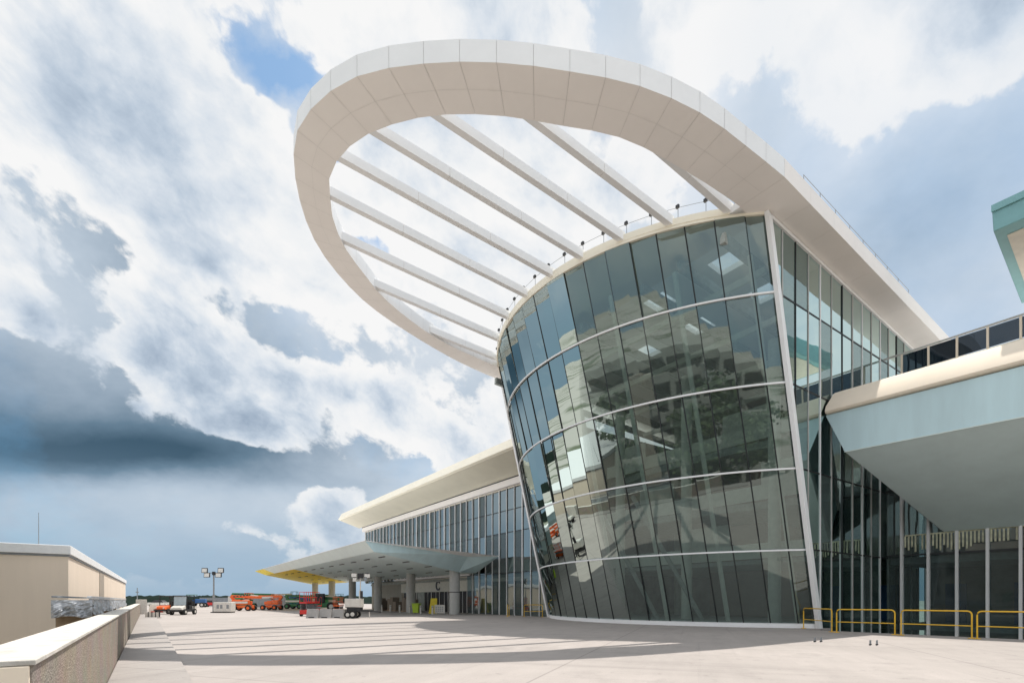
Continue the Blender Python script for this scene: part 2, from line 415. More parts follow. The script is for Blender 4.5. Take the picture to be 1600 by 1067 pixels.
# oval roof ring ("halo")
OUT = [(-1.5,6.5),(-1.33,8.6),(-1.0,11.6),(-.2,14.35),(.95,16.6),(2.25,18.75),(3.9,20.85),(5.92,22.75),(8.12,23.8),(10.4,24.1),(13.3,23.3),(16.1,21.8),(18.3,19.7),(20.05,17.1),(21.4,13.5),(22.4,9.7),(22.8,6.5)]
INN = [(.58,6.5),(.78,8.6),(1.1,10.85),(1.45,12.7),(1.9,14.0),(2.6,15.3),(3.95,17.75),(5.45,19.7),(7.1,21.1),(8.9,22.05),(11.06,22.4),(12.8,21.9),(14.0,21.4),(15.6,20.3),(17.2,18.55),(18.4,17.1),(19.6,14.8),(20.5,12.3),(20.9,10.0),(21.1,6.5)]
def spline(P, n):
    pts = []
    Q = [P[0]]+P+[P[-1]]
    for i in range(1, len(Q)-2):
        p0, p1, p2, p3 = (Vector(q) for q in Q[i-1:i+3])
        for k in range(20):
            t = k/20
            pts.append(.5*((2*p1)+(-p0+p2)*t+(2*p0-5*p1+4*p2-p3)*t*t+(-p0+3*p1-3*p2+p3)*t**3))
    pts.append(Vector(P[-1]))
    L = [0]
    for a, b in zip(pts[:-1], pts[1:]): L.append(L[-1]+(b-a).length)
    out = []; j = 0
    for k in range(n+1):
        t = L[-1]*k/n
        while j < len(L)-2 and L[j+1] < t: j += 1
        w = (t-L[j])/max(L[j+1]-L[j], 1e-9); out.append(pts[j].lerp(pts[j+1], min(w, 1)))
    return out
NS = 35
po, pi_ = spline(OUT, NS), spline(INN, NS)
TH = .82
def zs_(p): return soff(p.y)
core = MB()
for i in range(NS):
    a, b, c, d2 = po[i], po[i+1], pi_[i+1], pi_[i]
    # slightly inset dark core so that joints between the panels read
    def ins(p, q, f): return p.lerp(q, f)
    A, B, Cc, D = ins(a, d2, .012), ins(b, c, .012), ins(c, b, .012), ins(d2, a, .012)
    core.hexa([(A.x, A.y, zs_(A)+.02), (B.x, B.y, zs_(B)+.02), (Cc.x, Cc.y, zs_(Cc)+.02), (D.x, D.y, zs_(D)+.02),
               (A.x, A.y, zs_(A)+TH-.02), (B.x, B.y, zs_(B)+TH-.02), (Cc.x, Cc.y, zs_(Cc)+TH-.02), (D.x, D.y, zs_(D)+TH-.02)], 'joint_grey')
    g1 = .0045
    a_, b_ = a.lerp(b, g1), b.lerp(a, g1); d_, c_2 = d2.lerp(c, g1), c.lerp(d2, g1)
    mo, mi2 = .4982, .5018
    def P(p, dz): return (p.x, p.y, zs_(p)+dz)
    # soffit panels, two rows
    for f0, f1 in ((0, mo), (mi2, 1)):
        q = [a_.lerp(d_, f0), b_.lerp(c_2, f0), b_.lerp(c_2, f1), a_.lerp(d_, f1)]
        core.quad(*[P(x, 0) for x in q], 'soffit_white')
    core.quad(P(a_, 0), P(b_, 0), P(b_, TH), P(a_, TH), 'white_paint')
    core.quad(P(d_, 0), P(c_2, 0), P(c_2, TH), P(d_, TH), 'white_paint')
    core.quad(P(a_, TH), P(b_, TH), P(c_2, TH), P(d_, TH), 'white_paint')
core.build('roof_ring', T)
# solid roof over the drum and side overhangs
roof = MB()
arc = [drum_pt(i/30, 19.9) for i in range(31)]
front = [(p.x, p.y+.16) for p in arc]
front[0] = (.1, 6.2); front[-1] = (22.3, 6.2)
zf = lambda x, y: .07*y
# slab over drum (thin lip towards the open ring)
NB = len(front)
for i in range(NB-1):
    a, b = front[i], front[i+1]
    ya, yb = max(a[1], 6.2), max(b[1], 6.2)
    roof.hexa([(a[0], ya, soff(ya)+.03), (b[0], yb, soff(yb)+.03), (b[0], 5.0, soff(5)+.03), (a[0], 5.0, soff(5)+.03),
               (a[0], ya, soff(ya)+.36), (b[0], yb, soff(yb)+.36), (b[0], 5.0, soff(5)+.36), (a[0], 5.0, soff(5)+.36)], 'cream_paint')
us = [-.2, 2.0, 3.9, 6.9, 8.4, 11.3, 13.0, 15.3, 16.9, 19.4, 22.6]; vs_ = [6.45, 4.2, 2.8, .3, -1.2, -3.6, -24]
for iu in range(len(us)-1):
    for iv in range(len(vs_)-1):
        if (iu, iv) in ((1, 1), (3, 1), (5, 3), (1, 3), (3, 3), (7, 1)): continue      # skylight openings
        u0, u1, y0, y1 = us[iu], us[iu+1], vs_[iv], vs_[iv+1]
        roof.hexa([(u0, y0, soff(y0)+.03), (u0, y1, soff(y1)+.03), (u1, y1, soff(y1)+.03), (u1, y0, soff(y0)+.03),
                   (u0, y0, soff(y0)+.34), (u0, y1, soff(y1)+.34), (u1, y1, soff(y1)+.34), (u1, y0, soff(y0)+.34)], 'white_paint')
roof.build('roof_slab', T)
for sgn in (0, 1):
    ov = MB(); ys = [6.5-2.35*k for k in range(14)]
    for a, b in zip(ys[:-1], ys[1:]):
        if sgn == 0: xo, xi = -1.5, .62
        else: xo, xi = 22.8, 21.0
        ov.hexa([(xo, a-.006, soff(a)), (xo, b+.006, soff(b)), (xi, b+.006, soff(b)), (xi, a-.006, soff(a)),
                 (xo, a-.006, soff(a)+TH), (xo, b+.006, soff(b)+TH), (xi, b+.006, soff(b)+TH), (xi, a-.006, soff(a)+TH)], 'soffit_white')
    ov.build('roof_overhang', T)
# beams from ring to drum roof
BU = [(1.2, 12.3), (3.45, 16.9), (5.7, 19.9), (8.0, 21.65), (10.2, 22.3), (12.65, 21.9), (15.3, 20.4), (18.0, 17.6), (20.42, 12.5)]
for u, v1 in BU:
    s = .5
    # drum front v at this u
    Rr = (11.2**2+4.9**2)/(9.8); v0 = 5.2+math.sqrt(max(Rr**2-(u-11.2)**2, 0))-(Rr-4.9)+.1
    v0 = max(v0, 6.4); w = .30; h = .44
    mb = MB(); v1 += .35
    nseg = max(2, int((v1-v0)/3.2)); L0 = v0
    for k in range(nseg):
        a = v0+(v1-v0)*k/nseg+.012; b = v0+(v1-v0)*(k+1)/nseg-.012
        if k == 0: a -= .3
        mb.hexa([(u-w/2, a, soff(a)+.1), (u+w/2, a, soff(a)+.1), (u+w/2, b, soff(b)+.1), (u-w/2, b, soff(b)+.1),
                 (u-w/2, a, soff(a)+.1+h), (u+w/2, a, soff(a)+.1+h), (u+w/2, b, soff(b)+.1+h), (u-w/2, b, soff(b)+.1+h)], 'white_paint')
    mb.hexa([(u-w/2+.012, v0, soff(v0)+.112), (u+w/2-.012, v0, soff(v0)+.112), (u+w/2-.012, v1, soff(v1)+.112), (u-w/2+.012, v1, soff(v1)+.112),
             (u-w/2+.012, v0, soff(v0)+.08+h), (u+w/2-.012, v0, soff(v0)+.08+h), (u+w/2-.012, v1, soff(v1)+.08+h), (u-w/2+.012, v1, soff(v1)+.08+h)], 'joint_grey')
    mb.build('roof_beam', T)
# thin roof-edge cable rail on the right side
mb = MB(); ys = [4.5-1.6*k for k in range(9)]
mb.tube([(-1.35, y, soff(y)+TH+.45) for y in ys], .014, 'steel_grey', 5)
for y in ys: mb.tube([(-1.35, y, soff(y)+TH-.02), (-1.35, y, soff(y)+TH+.47)], .018, 'steel_grey', 5)
mb.build('safety_cable', T)
mb = MB()
lampS = [.055+.052*k for k in range(18)]
for a, b in zip([i/40 for i in range(2, 38)], [i/40 for i in range(3, 39)]):
    p, q = drum_pt(a, 19.9), drum_pt(b, 19.9)
    mb.tube([(p.x, p.y+.1, soff(p.y)+.88), (q.x, q.y+.1, soff(q.y)+.88)], .012, 'steel_grey', 5)
mb.build('rim_cable', T)

# floodlights on the rim of the drum roof (own things)
fl = None
for k, s in enumerate(lampS):
    p = drum_pt(s, 19.9); loc = T.matrix_world
    P = W(p.x, p.y+.1, soff(p.y)+.36)
    if fl is None:
        fl = empty('floodlight', P, THETA)
        MB().tube([(0, 0, 0), (0, 0, .55)], .016, 'steel_grey', 6).build('post', fl)
        MB().box(-.085, .085, -.02, .10, .48, .63, 'black_paint').build('lamp_head', fl, bevel=.01)
        o = fl
    else:
        o = copy_tree(fl); o.location = P
    where = ('near the white corner column' if k < 3 else 'above the middle of the curved glass wall' if k < 11 else 'at the far left end of the curved roof rim')
    tag(o, 'small black floodlight on a thin post on the curved roof rim', 'floodlight', 'floodlights along the curved roof rim')

# ------------------------------------------------------------ long wing to the left
wing = empty('terminal_wing', W(22.7, 0, 0), THETA)
tag(wing, 'long glass wing of the terminal under a cream overhanging roof', 'terminal wing')
LW = 47.3
fr = MB()
fr.box(0, LW, -.12, .03, 12.55, 12.75, 'cream_paint')
wf = fr.build('window_wall', wing)
nw = 36; sp = LW/nw
LOW = lambda u: 0.0 if u+22.7 < 36.2 else 4.3
for k in range(nw+1):
    u = k*sp; mb = MB(); dpt = .10 if u < 13 else .14; w = .03 if k % 3 else .055
    mb.box(u-w, u+w, .03, dpt, LOW(u)-.0, 12.6, 'white_paint'); mb.build('mullion', wf)
for z in (4.2, 8.2, 10.4):
    mb = MB(); mb.box(0, LW, .0, .06, z-.035, z+.035, 'dark_line'); mb.build('transom', wf)
for k in range(nw):
    u0, u1 = k*sp+.03, (k+1)*sp-.03
    for z0, z1 in (((0, 4.2), (4.2, 8.2), (8.2, 12.6)) if LOW(u0) == 0 else ((4.2, 12.6),)):
        j0, j1 = random.gauss(0, .006), random.gauss(0, .006)
        mb = MB(); mb.quad((u0, 0+j0, z0+.02), (u1, j1, z0+.02), (u1, j1*.3, z1-.02), (u0, 0, z1-.02), 'lobby_glass' if z1 < 5 else 'wing_glass'); mb.build('glass_panel', wf)
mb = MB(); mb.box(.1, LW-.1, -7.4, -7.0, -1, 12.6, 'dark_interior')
for z in (4.1, 8.2): mb.box(.1, LW-.1, -7, -.8, z-.3, z, 'interior_grey')
mb.box(.1, LW-.1, -7, -.3, 12.5, 12.7, 'interior_grey')
mb.build('interior_floor', wing)
rf = MB()
ue0, ue1 = -.25, 48.9
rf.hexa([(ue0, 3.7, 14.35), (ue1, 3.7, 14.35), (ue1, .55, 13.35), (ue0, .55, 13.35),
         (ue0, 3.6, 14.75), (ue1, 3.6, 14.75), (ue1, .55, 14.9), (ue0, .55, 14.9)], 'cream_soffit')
rf.hexa([(ue0-.01, 3.72, 14.37), (ue1+.01, 3.72, 14.37), (ue1+.01, 4.0, 14.5), (ue0-.01, 4.0, 14.5),
         (ue0-.01, 3.1, 15.5), (ue1+.01, 3.1, 15.5), (ue1+.01, 3.45, 15.48), (ue0-.01, 3.45, 15.48)], 'cream_paint')
rf.box(ue0, ue1, -12, 3.3, 14.92, 15.2, 'roof_white')
rf.build('roof', wing)
mb = MB(); mb.box(ue0+.3, LW+.3, -.3, .52, 12.62, 13.24, 'soffit_white'); mb.build('fascia_band', wing)
mb = MB(); mb.box(ue0+.3, LW+.35, .40, .535, 13.245, 13.345, 'dark_line'); mb.build('shadow_gap', wing)
mb = MB(); mb.box(LW-.02, LW+.2, -12, -.02, 4.3, 12.6, 'column_grey'); mb.build('end_wall', wing)
# ground floor entrance zone
mb = MB()
mb.box(13.7, 35, -1.3, -.9, 2.55, 4.28, 'interior_light')
mb.box(13.7, 35, -1.3, .18, 4.2, 4.45, 'roof_white')
mb.box(35, LW, -1.4, -1.0, 0.0, 4.28, 'garage_beige')
mb.build('entrance_wall', wing)
for k in range(9):
    d = MB(); u = 14+k*2.3
    if k in (2, 6): d.box(u, u+2.1, -1.25, -1.1, .02, 2.53, 'interior_grey')
    else:
        d.box(u, u+2.1, -1.25, -1.1, .02, 2.53, 'black_paint')
        d.box(u, u+.07, -1.1, -1.04, .02, 2.53, 'white_paint'); d.box(u+1.02, u+1.07, -1.1, -1.04, .02, 2.53, 'white_paint')
    d.build('door', wing)
# letter C of the entrance
cu = bpy.data.curves.new('letter', 'FONT'); cu.body = 'C'; cu.size = 1.7; cu.extrude = .03; cu.offset = .04
tmp = bpy.data.objects.new('tmp_letter', cu); C.objects.link(tmp)
bpy.context.view_layer.update()
me = bpy.data.meshes.new_from_object(tmp.evaluated_get(bpy.context.evaluated_depsgraph_get()))
bpy.data.objects.remove(tmp)
me.materials.clear(); me.materials.append(MATS['sign_dark'])
lo = bpy.data.objects.new('entrance_letter', me); C.objects.link(lo); lo.parent = wing
lo.location = (23.9, -.85, 2.75); lo.rotation_euler = (R(90), 0, R(180))

# ------------------------------------------------------------ cross block on the right
blk = empty('glass_block', W(0, -8.3, 0), THETA)
tag(blk, 'dark glass block with vertical white mullions behind the yellow guard rails', 'glass building')
fr = MB(); fr.box(-32, -.2, -.15, .1, 14.95, 15.2, 'cream_paint'); bf = fr.build('window_wall', blk)
for k in range(23):
    u = -1.05-k*1.31
    MB().box(u-.065, u+.065, .02, .22, -4, 14.95, 'white_paint').build('mullion', bf)
for z in (4.2, 8.2): MB().box(-32, -.2, .0, .07, z-.05, z+.05, 'dark_line').build('transom', bf)
for k in range(23):
    u1 = -1.05-(k-1)*1.31-.03 if k else -.22; u0 = -1.05-k*1.31+.03
    for z0, z1 in ((-4, 4.2), (4.2, 8.2), (8.2, 14.95)):
        j0, j1 = random.gauss(0, .004), random.gauss(0, .004)
        MB().quad((u0, j0, z0+.02), (u1, j1, z0+.02), (u1, 0, z1-.02), (u0, 0, z1-.02), 'lobby_glass' if z1 < 5 else 'wing_glass').build('glass_panel', bf)
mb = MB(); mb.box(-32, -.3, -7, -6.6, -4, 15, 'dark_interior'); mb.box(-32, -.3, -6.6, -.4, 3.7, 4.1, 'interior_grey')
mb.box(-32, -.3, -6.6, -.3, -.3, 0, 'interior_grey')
mb.box(-32, -.3, -7, -.3, 14.9, 15.15, 'roof_white')
for k in range(6): mb.box(-2.5-k*3.4, -1.4-k*3.4, -6.5, -6.4, 0, 2.6, 'blue_paint')
mb.build('interior_floor', blk)
mb = MB(); mb.box(-31, -1.2, .012, .06, 5.34, 5.42, 'louvre_cream')
for k in range(150):
    if random.random() < .12: continue
    u = -1.2-k*.17; h = random.choice((.62, .8, .92)); mb.box(u-.04, u+.04, .012, .05, 5.3-h, 5.36, 'louvre_cream')
mb.build('louvre_screen', blk)
gr = tag(empty('roof_guard_rail', W(0, -8.2, 15.2), THETA), 'dark glazed guard rail with beige posts on the block roof edge', 'guard rail')
mb = MB(); mb.bar((-32, 0, 1.22), (-.1, 0, 1.22), .1, .09, 'column_grey'); mb.build('top_rail', gr)
for k in range(23):
    MB().box(-1.05-k*1.31-.05, -1.05-k*1.31+.05, -.04, .05, 0, 1.17, 'cream_cap').build('post', gr)
    MB().box(-1.05-(k+1)*1.31+.06, -1.05-k*1.31-.06, -.015, .015, .04, 1.12, 'rail_glass').build('glass_panel', gr)

# teal canopy on the right
rc = empty('teal_canopy', W(0, 0, 0), THETA)
tag(rc, 'large teal canopy with cream rim jutting in from the right edge', 'canopy')
mb = MB()
P1, P2, P3, P4 = (-1.0, -.6, 9.25), (-3.1, -8.12, 5.42), (-32, -8.12, 5.0), (-32, -.6, 8.7)
mb.hexa([P1, P2, P3, P4, (-.9, -.62, 9.4), (-2.9, -8.12, 5.6), (-32, -8.12, 5.2), (-32, -.62, 8.9)], 'teal_soffit')
mb.build('soffit', rc)
mb = MB()
ft, ft2 = (-.06, -.58, 11.42), (-32, -.58, 10.7)
nseg = 2
for k in range(nseg):
    def lp(a, b, t): return tuple(a[i]+(b[i]-a[i])*t for i in range(3))
    t0, t1 = k/nseg, (k+1)/nseg
    a, b = lp(P1, P4, t0), lp(P1, P4, t1); c, d_ = lp(ft, ft2, t1), lp(ft, ft2, t0)
    sh = lambda p: (p[0], p[1]-.3, p[2]+.02)
    mb.hexa([a, b, c, d_, sh(a), sh(b), sh(c), sh(d_)], 'teal_paint')
# end face
mb.add([P1, ft, (-.35, -1.6, 11.9), (-1.6, -5.6, 9.6), (-2.45, -8.1, 7.9), P2], [(0, 1, 2, 3, 4, 5)], 'teal_paint')
mb.build('fascia', rc)
mb = MB(); mb.bar((P1[0], P1[1]+.03, P1[2]-.01), (P4[0], P4[1]+.03, P4[2]-.01), .05, .05, 'teal_pale'); mb.build('edge_trim', rc)
mb = MB()
prof = [(-.62, 11.44), (-.42, 11.47), (-.36, 11.56), (-.52, 11.85), (-1.25, 12.70), (-1.45, 12.80), (-2.4, 12.82), (-2.4, 11.44)]
for (ua, ub, da, db) in ((-.08, -.6, .0, 0), (-.6, -32, 0, -.55)):
    pa = [(ua-(0 if ua != -.08 else abs(z-11.9)*.12), y, z+da) for y, z in prof]; pb = [(ub, y, z+db) for y, z in prof]
    n = len(prof); mb.add(pa+pb, [tuple(range(n)), tuple(range(n, 2*n))[::-1]]+[(i, (i+1) % n, (i+1) % n+n, i+n) for i in range(n)], 'cream_cap')
mb.build('rim', rc, smooth=True)
mb = MB(); mb.hexa([(-.3, -1.6, 11.5), (-2.4, -8.1, 7.4), (-32, -8.1, 7.4), (-32, -1.6, 11.0), (-.3, -1.6, 11.9), (-2.4, -8.1, 7.9), (-32, -8.1, 7.9), (-32, -1.6, 11.6)], 'roof_white')
mb.build('roof', rc)

# high teal roof corner at the top right
hc = tag(empty('upper_canopy', W(0, 0, 0), THETA), 'high dark teal roof corner with tan soffit cut by the right edge', 'canopy')
mb = MB()
mb.hexa([(-6.1, -4, 19.2), (-5.35, -13.5, 19.2), (-30, -13.5, 19.2), (-30, -4, 19.2),
         (-6.05, -3.95, 20.35), (-5.3, -13.5, 20.35), (-30, -13.5, 20.35), (-30, -3.95, 20.35)], 'teal_dark')
mb.build('roof', hc, bevel=.04)
mb = MB(); mb.box(-30, -6.05, -3.93, -3.86, 20.1, 20.42, 'teal_dark'); mb.build('gutter', hc)
mb = MB(); mb.hexa([(-6.42, -4.85, 19.17), (-5.78, -13.3, 19.17), (-29.5, -13.3, 19.17), (-29.5, -4.85, 19.17),
                    (-6.42, -4.85, 19.195), (-5.78, -13.3, 19.195), (-29.5, -13.3, 19.195), (-29.5, -4.85, 19.195)], 'tan_soffit')
mb.build('soffit', hc)

# ------------------------------------------------------------ left canopy
lc = tag(empty('drive_canopy', W(0, 0, 0), THETA), 'pale teal winged canopy on round columns with yellow wrapped far end', 'canopy')
T1, T2, T2b = (31.9, 13.5, 6.75), (29.5, .8, 5.85), (35.6, .8, 6.2)
B1, B2 = (31.8, 12.7, 5.8), (33.9, .8, 4.36)
TF, BF, BB, TB = (90, 13.4, 6.7), (84, 12.6, 5.75), (98, 1.0, 4.65), (96, .8, 6.0)
def lp(a, b, t): return tuple(a[i]+(b[i]-a[i])*t for i in range(3))
K1, K2 = (33.7, 3.0, 4.36), (31.8, 3.0, 5.9)
mb = MB()
mb.add([B1, K1, B2], [(0, 1, 2)], 'teal_soffit')
mb.quad(B1, lp(B1, BF, .60), lp(B2, BB, .66), B2, 'teal_soffit')
q = [lp(B1, BF, .60), BF, BB, lp(B2, BB, .66)]
mb.quad(*q, 'yellow_wrap')
mb.build('soffit', lc)
mb = MB()      # near end fascia
mb.quad(B1, K1, K2, T1, 'teal_paint'); mb.quad(K1, B2, T2, K2, 'teal_paint'); mb.build('end_fascia', lc)
mb = MB()
mb.quad(T1, lp(T1, TF, .86), lp(B1, BF, .86), B1, 'teal_pale')
mb.quad(lp(T1, TF, .86), TF, BF, lp(B1, BF, .86), 'yellow_wrap')
mb.add([TF, BF, BB], [(0, 1, 2)], 'yellow_wrap')
mb.build('front_fascia', lc)
mb = MB()
mb.add([T1, TF, BB, T2, (60, 7, 6.2), (36, 7, 5.8)], [(0, 5, 3), (0, 1, 4, 5), (5, 4, 2, 3), (1, 2, 4)], 'roof_white'); mb.build('roof', lc)
mb = MB(); mb.bar(T1, K2, .08, .06, 'roof_white'); mb.bar(K2, T2, .08, .06, 'roof_white'); mb.bar(T1, lp(T1, TF, .86), .07, .05, 'roof_white'); mb.build('edge_flashing', lc)
for k in range(6):
    u = 34.6+11*k; top = 4.5
    mb = MB(); mb.tube([(u, 3.0, -.02), (u, 3.0, 4.75)], .55, 'column_grey', 20)
    o = mb.build('column', lc, smooth=True)
    MB().tube([(u, 3.0, 2.28), (u, 3.0, 2.36)], .575, 'black_paint', 20).build('band', o) if k == 0 else None
for k in range(11):
    for j in range(4):
        t = (k+.5)/13; s = (j+.6)/4.4
        p = lp(lp(B1, BF, t), lp(B2, BB, t), s)
        MB().box(p[0]-.7, p[0]+.7, p[1]-.08, p[1]+.08, p[2]-.07, p[2]-.02, 'dark_line').build('light_slot', lc)

# ------------------------------------------------------------ left building behind the parapet
lb = tag(empty('service_building', W(26.1, 33.0, 0), THETA), 'low beige building with white roof edge behind the parapet', 'building')
ang = 0
mb = MB()
A, B_, = (0, 0), (64, -.9)
mb.prism([A, B_, (64, 30), (0, 30)], -8, 4.0, 'wall_beige'); mb.build('wall', lb)
mb = MB(); mb.prism([(19, -.30), (23.5, -.37), (23.5, -.2), (19, -.1)], -8, 3.96, 'wall_shade'); mb.build('shade_strip', lb)  # near-flush dark strip; shade on the wall put into its colour
mb = MB(); mb.prism([(-.05, -.05), (64.1, -.95), (64.3, 30.2), (-.25, 30.2)], 4.003, 4.12, 'steel_grey')
mb.prism([(-.16, -.12), (64.2, -1.02), (64.4, 30.3), (-.35, 30.3)], 4.12, 4.64, 'roof_white'); mb.build('roof', lb, bevel=.03)
an = tag(empty('antenna_mast', W(28.6, 34.6, 4.64), THETA), 'thin pale mast standing on the beige building roof', 'mast')
mb = MB(); mb.tube([(0, 0, 0), (0, 0, 2.1)], .025, 'steel_grey', 6, r2=.012); mb.build('pole', an); MB().cyl((0, 0, .05), (0, 0, 1), .1, .1, 'steel_grey').build('base', an)

# galvanised duct stack outside the parapet
dk = tag(empty('duct_stack', W(4.0, 31.2, 0), THETA), 'galvanised metal duct sections stacked outside the parapet wall', 'duct')
mb = MB()
for k in range(3):
    z0 = 1.08+.13*k
    mb.box(0, 27-.4*k, -.70, 0, z0+.008, z0+.118, 'galvanised')
mb.box(-.05, 27, -.76, -.66, 1.555, 1.60, 'galvanised'); mb.box(-.05, 27, -.76, -.70, 1.49, 1.53, 'steel_grey'); mb.box(-.06, 27, -.1, .02, 1.56, 1.605, 'steel_grey')
mb.build('duct', dk, bevel=.008)
rn = random.Random(5)
mb = MB(); n = 90; vsx = []; fs = []
for i in range(n+1):
    for j in range(9):
        x = .02+i*.29; y = -.745-.008*j-.02*math.sin(i*1.3+j*.8)+rn.uniform(-.022, .022); z = 1.49-j*(.048+.006*math.sin(i*.3))+rn.uniform(-.014, .014)
        vsx.append((x, y, z))
for i in range(n):
    for j in range(8):
        a = i*9+j; fs.append((a, a+1, a+10, a+9))
mb.add(vsx, fs, 'plastic_wrap'); mb.build('wrap', dk, smooth=True)
mb = MB(); vsx = []; fs = []
NI, NJ = 16, 12
for i in range(NI+1):
    for j in range(NJ+1):
        t = j/NJ; y = -.78+i*.8/NI
        fold = .025*math.sin(i*.9+3*t)+.02*math.sin(i*.37-6*t)+rn.uniform(-.02, .02)
        vsx.append((-.10-fold*(.3+t)-.05*t, y, 1.50-.42*t-.03*t*math.sin(i*.5)))
for i in range(NI):
    for j in range(NJ):
        a = i*(NJ+1)+j; fs.append((a, a+1, a+NJ+2, a+NJ+1))
mb.add(vsx, fs, 'plastic_wrap'); mb.build('wrap', dk)
for x in (.3, 3.5, 8.5, 14.5):
    MB().box(x, x+.1, -.68, -.02, -1.2, 1.08, 'wood').build('support', dk)

# ------------------------------------------------------------ yellow guard rails
def hoop(a, b, n, cat_label, h=1.07):
    a = Vector(a); b = Vector(b); L = (b-a).length; ang = math.atan2((b-a).y, (b-a).x)
    o = empty('guard_rail', (a.x, a.y, 0), ang)
    r = .14; pts = [(0, 0, 0), (0, 0, h-r)]+[(r-r*math.cos(t), 0, h-r+r*math.sin(t)) for t in (R(30), R(60), R(90))]
    pts += [(L-p[0], 0, p[2]) for p in pts[::-1]]
    m_ = MB(); m_.tube(pts, .028, 'yellow_paint', 8); m_.build('hoop', o, smooth=True)
    m_ = MB(); m_.tube([(0, 0, h*.46), (L, 0, h*.46)], .022, 'yellow_paint', 8); m_.build('mid_rail', o, smooth=True)
    for x in (0, L):
        m_ = MB(); m_.box(x-.1, x+.1, -.1, .1, .003, .03, 'yellow_paint')
        m_.build('base_plate', o)
    return tag(o, cat_label, 'guard rail', 'yellow tubular guard rails at the deck edge')
hoop(W(.35, .95), W(-1.93, 3.05), 3, 'yellow guard rail crossing in front of the white corner column foot')
hoop(W(-2.2, 3.2), W(-4.4, 2.95), 3, 'yellow guard rail first to the right of the white corner column')
hoop(W(-4.64, 3.0), W(-6.96, 3.0), 3, 'yellow guard rail second to the right of the white corner column')
hoop(W(-7.14, 3.1), W(-9.6, 3.1), 3, 'yellow guard rail at the far right edge of the deck')
hoop(W(27.2, 1.2), W(25.3, 2.7), 3, 'yellow guard rail with two posts, left of the drum foot')
hoop(W(24.4, 1.5), W(22.75, .7), 3, 'yellow guard rail touching the left foot of the curved glass wall')

# anchor bolts on the deck
bolt = None
for (u, v, lab) in ((-4.35, 9.7, 'left'), (-6.05, 9.6, 'right')):
    for k in range(4):
        P = W(u, v, 0)+Vector((-.16+.11*k, .12*(k % 2), 0))
        if bolt is None:
            bolt = empty('anchor_bolt', P); MB().tube([(0, 0, 0), (0, 0, .17+.0)], .017, 'steel_grey', 6).build('rod', bolt)
            MB().cyl((0, 0, .03), (0, 0, 1), .03, .03, 'black_paint', 6).build('nut', bolt); o = bolt
        else: o = copy_tree(bolt); o.location = P
        tag(o, f'short steel bolt in the {lab} bolt cluster on the bare deck', 'bolt', f'anchor bolts of the {lab} cluster')

# ------------------------------------------------------------ site equipment
def wheel(parent, x, y, r, w, name='wheel', hub='dirty_white'):
    a = MB().cyl((x, y, r), (0, 1, 0), r, w, 'black_rubber', 18).build(name, parent, smooth=True)
    MB().cyl((x, y, r), (0, 1, 0), r*.5, w+.03, hub, 12).build('rim', a)
def light_tower(P, rz, h, label, box='dirty_white', low=False):
    o = tag(empty('light_tower', P, rz), label, 'light tower')
    MB().box(-.05, 2.0, -.55, .55, .5 if low else .12, 1.45 if low else 1.25, box).build('generator_box', o, bevel=.05)
    if low: MB().box(.1, 1.7, -.45, .45, .25, .5, 'black_paint').build('chassis', o)
    else:
        MB().box(.0, 1.95, -.5, .5, .02, .12, 'black_paint').build('chassis', o)
        for x in (.35, .75, 1.5): MB().box(x, x+.28, -.565, -.552, .5, .95, 'steel_grey').build('vent', o)
    if low:
        for y in (-.6, .6): wheel(o, .9, y, .32, .2)
        MB().bar((-.05, 0, .4), (-1.3, 0, .35), .08, .08, 'black_paint').build('tow_bar', o)
    mx = -.3
    MB().box(mx-.1, mx+.1, -.1, .1, .05, h*.45, 'steel_grey').build('mast', o)
    MB().box(mx-.06, mx+.06, -.06, .06, h*.45, h, 'steel_grey' if not low else 'dirty_white').build('mast', o)
    MB().box(mx-.25, mx+.25, -.25, .25, .0, .1, 'black_paint').build('mast_foot', o)
    MB().box(mx-.13, mx+.13, -.14, .14, h-.25, h+.15, 'black_paint').build('mast_head', o)
    MB().bar((mx, -1.1, h), (mx, 1.1, h), .07, .07, 'steel_grey').build('cross_arm', o)
    for (y, z) in ((-.95, .3), (-.68, -.25), (.68, -.25), (.95, .3)):
        lm = MB(); lm.hexa([(mx-.3, y-.34, h+z-.3), (mx-.02, y-.28, h+z-.25), (mx-.02, y+.28, h+z-.25), (mx-.3, y+.34, h+z-.3),
                            (mx-.24, y-.34, h+z+.28), (mx-.02, y-.28, h+z+.22), (mx-.02, y+.28, h+z+.22), (mx-.24, y+.34, h+z+.28)], 'black_paint')
        l = lm.build('floodlight', o)
        lf = MB(); lf.quad((mx-.305, y-.29, h+z-.24), (mx-.305, y+.29, h+z-.24), (mx-.255, y+.29, h+z+.2), (mx-.255, y-.29, h+z+.2), 'lamp_face'); lf.build('lens', l)
    return o
# faces the viewer: local x axis must run to the right of the picture, so local -y looks at the camera
def face_cam(P): 
    return math.atan2(-P.y, -P.x)
LT = W(57.0, 22.6); o = light_tower((LT.x, LT.y, 0), 0, 4.7, 'tall light tower with four lamps and white generator box left of the orange lift')
LT2 = W(28.1, 15.3); 
def turn_lamps(o):    # lamp clusters were modelled looking along -x; turn the cluster to look along -y
    for ch in [q for q in bpy.data.objects if q.parent == o and q.name.split('.')[0] in ('floodlight', 'cross_arm')]:
        ch.matrix_local = Matrix.Translation((-.3, 0, 0)) @ Matrix.Rotation(R(90), 4, 'Z') @ Matrix.Translation((.3, 0, 0))
turn_lamps(o)
P = W(29.3, 15.2)
o = tag(empty('light_tower', (P.x, P.y, 0), 0), 'small towable light tower with white box and black wheels before the canopy', 'light tower')
MB().box(-.75, .55, -.5, .5, .92, 1.62, 'dirty_white').build('generator_box', o, bevel=.04)
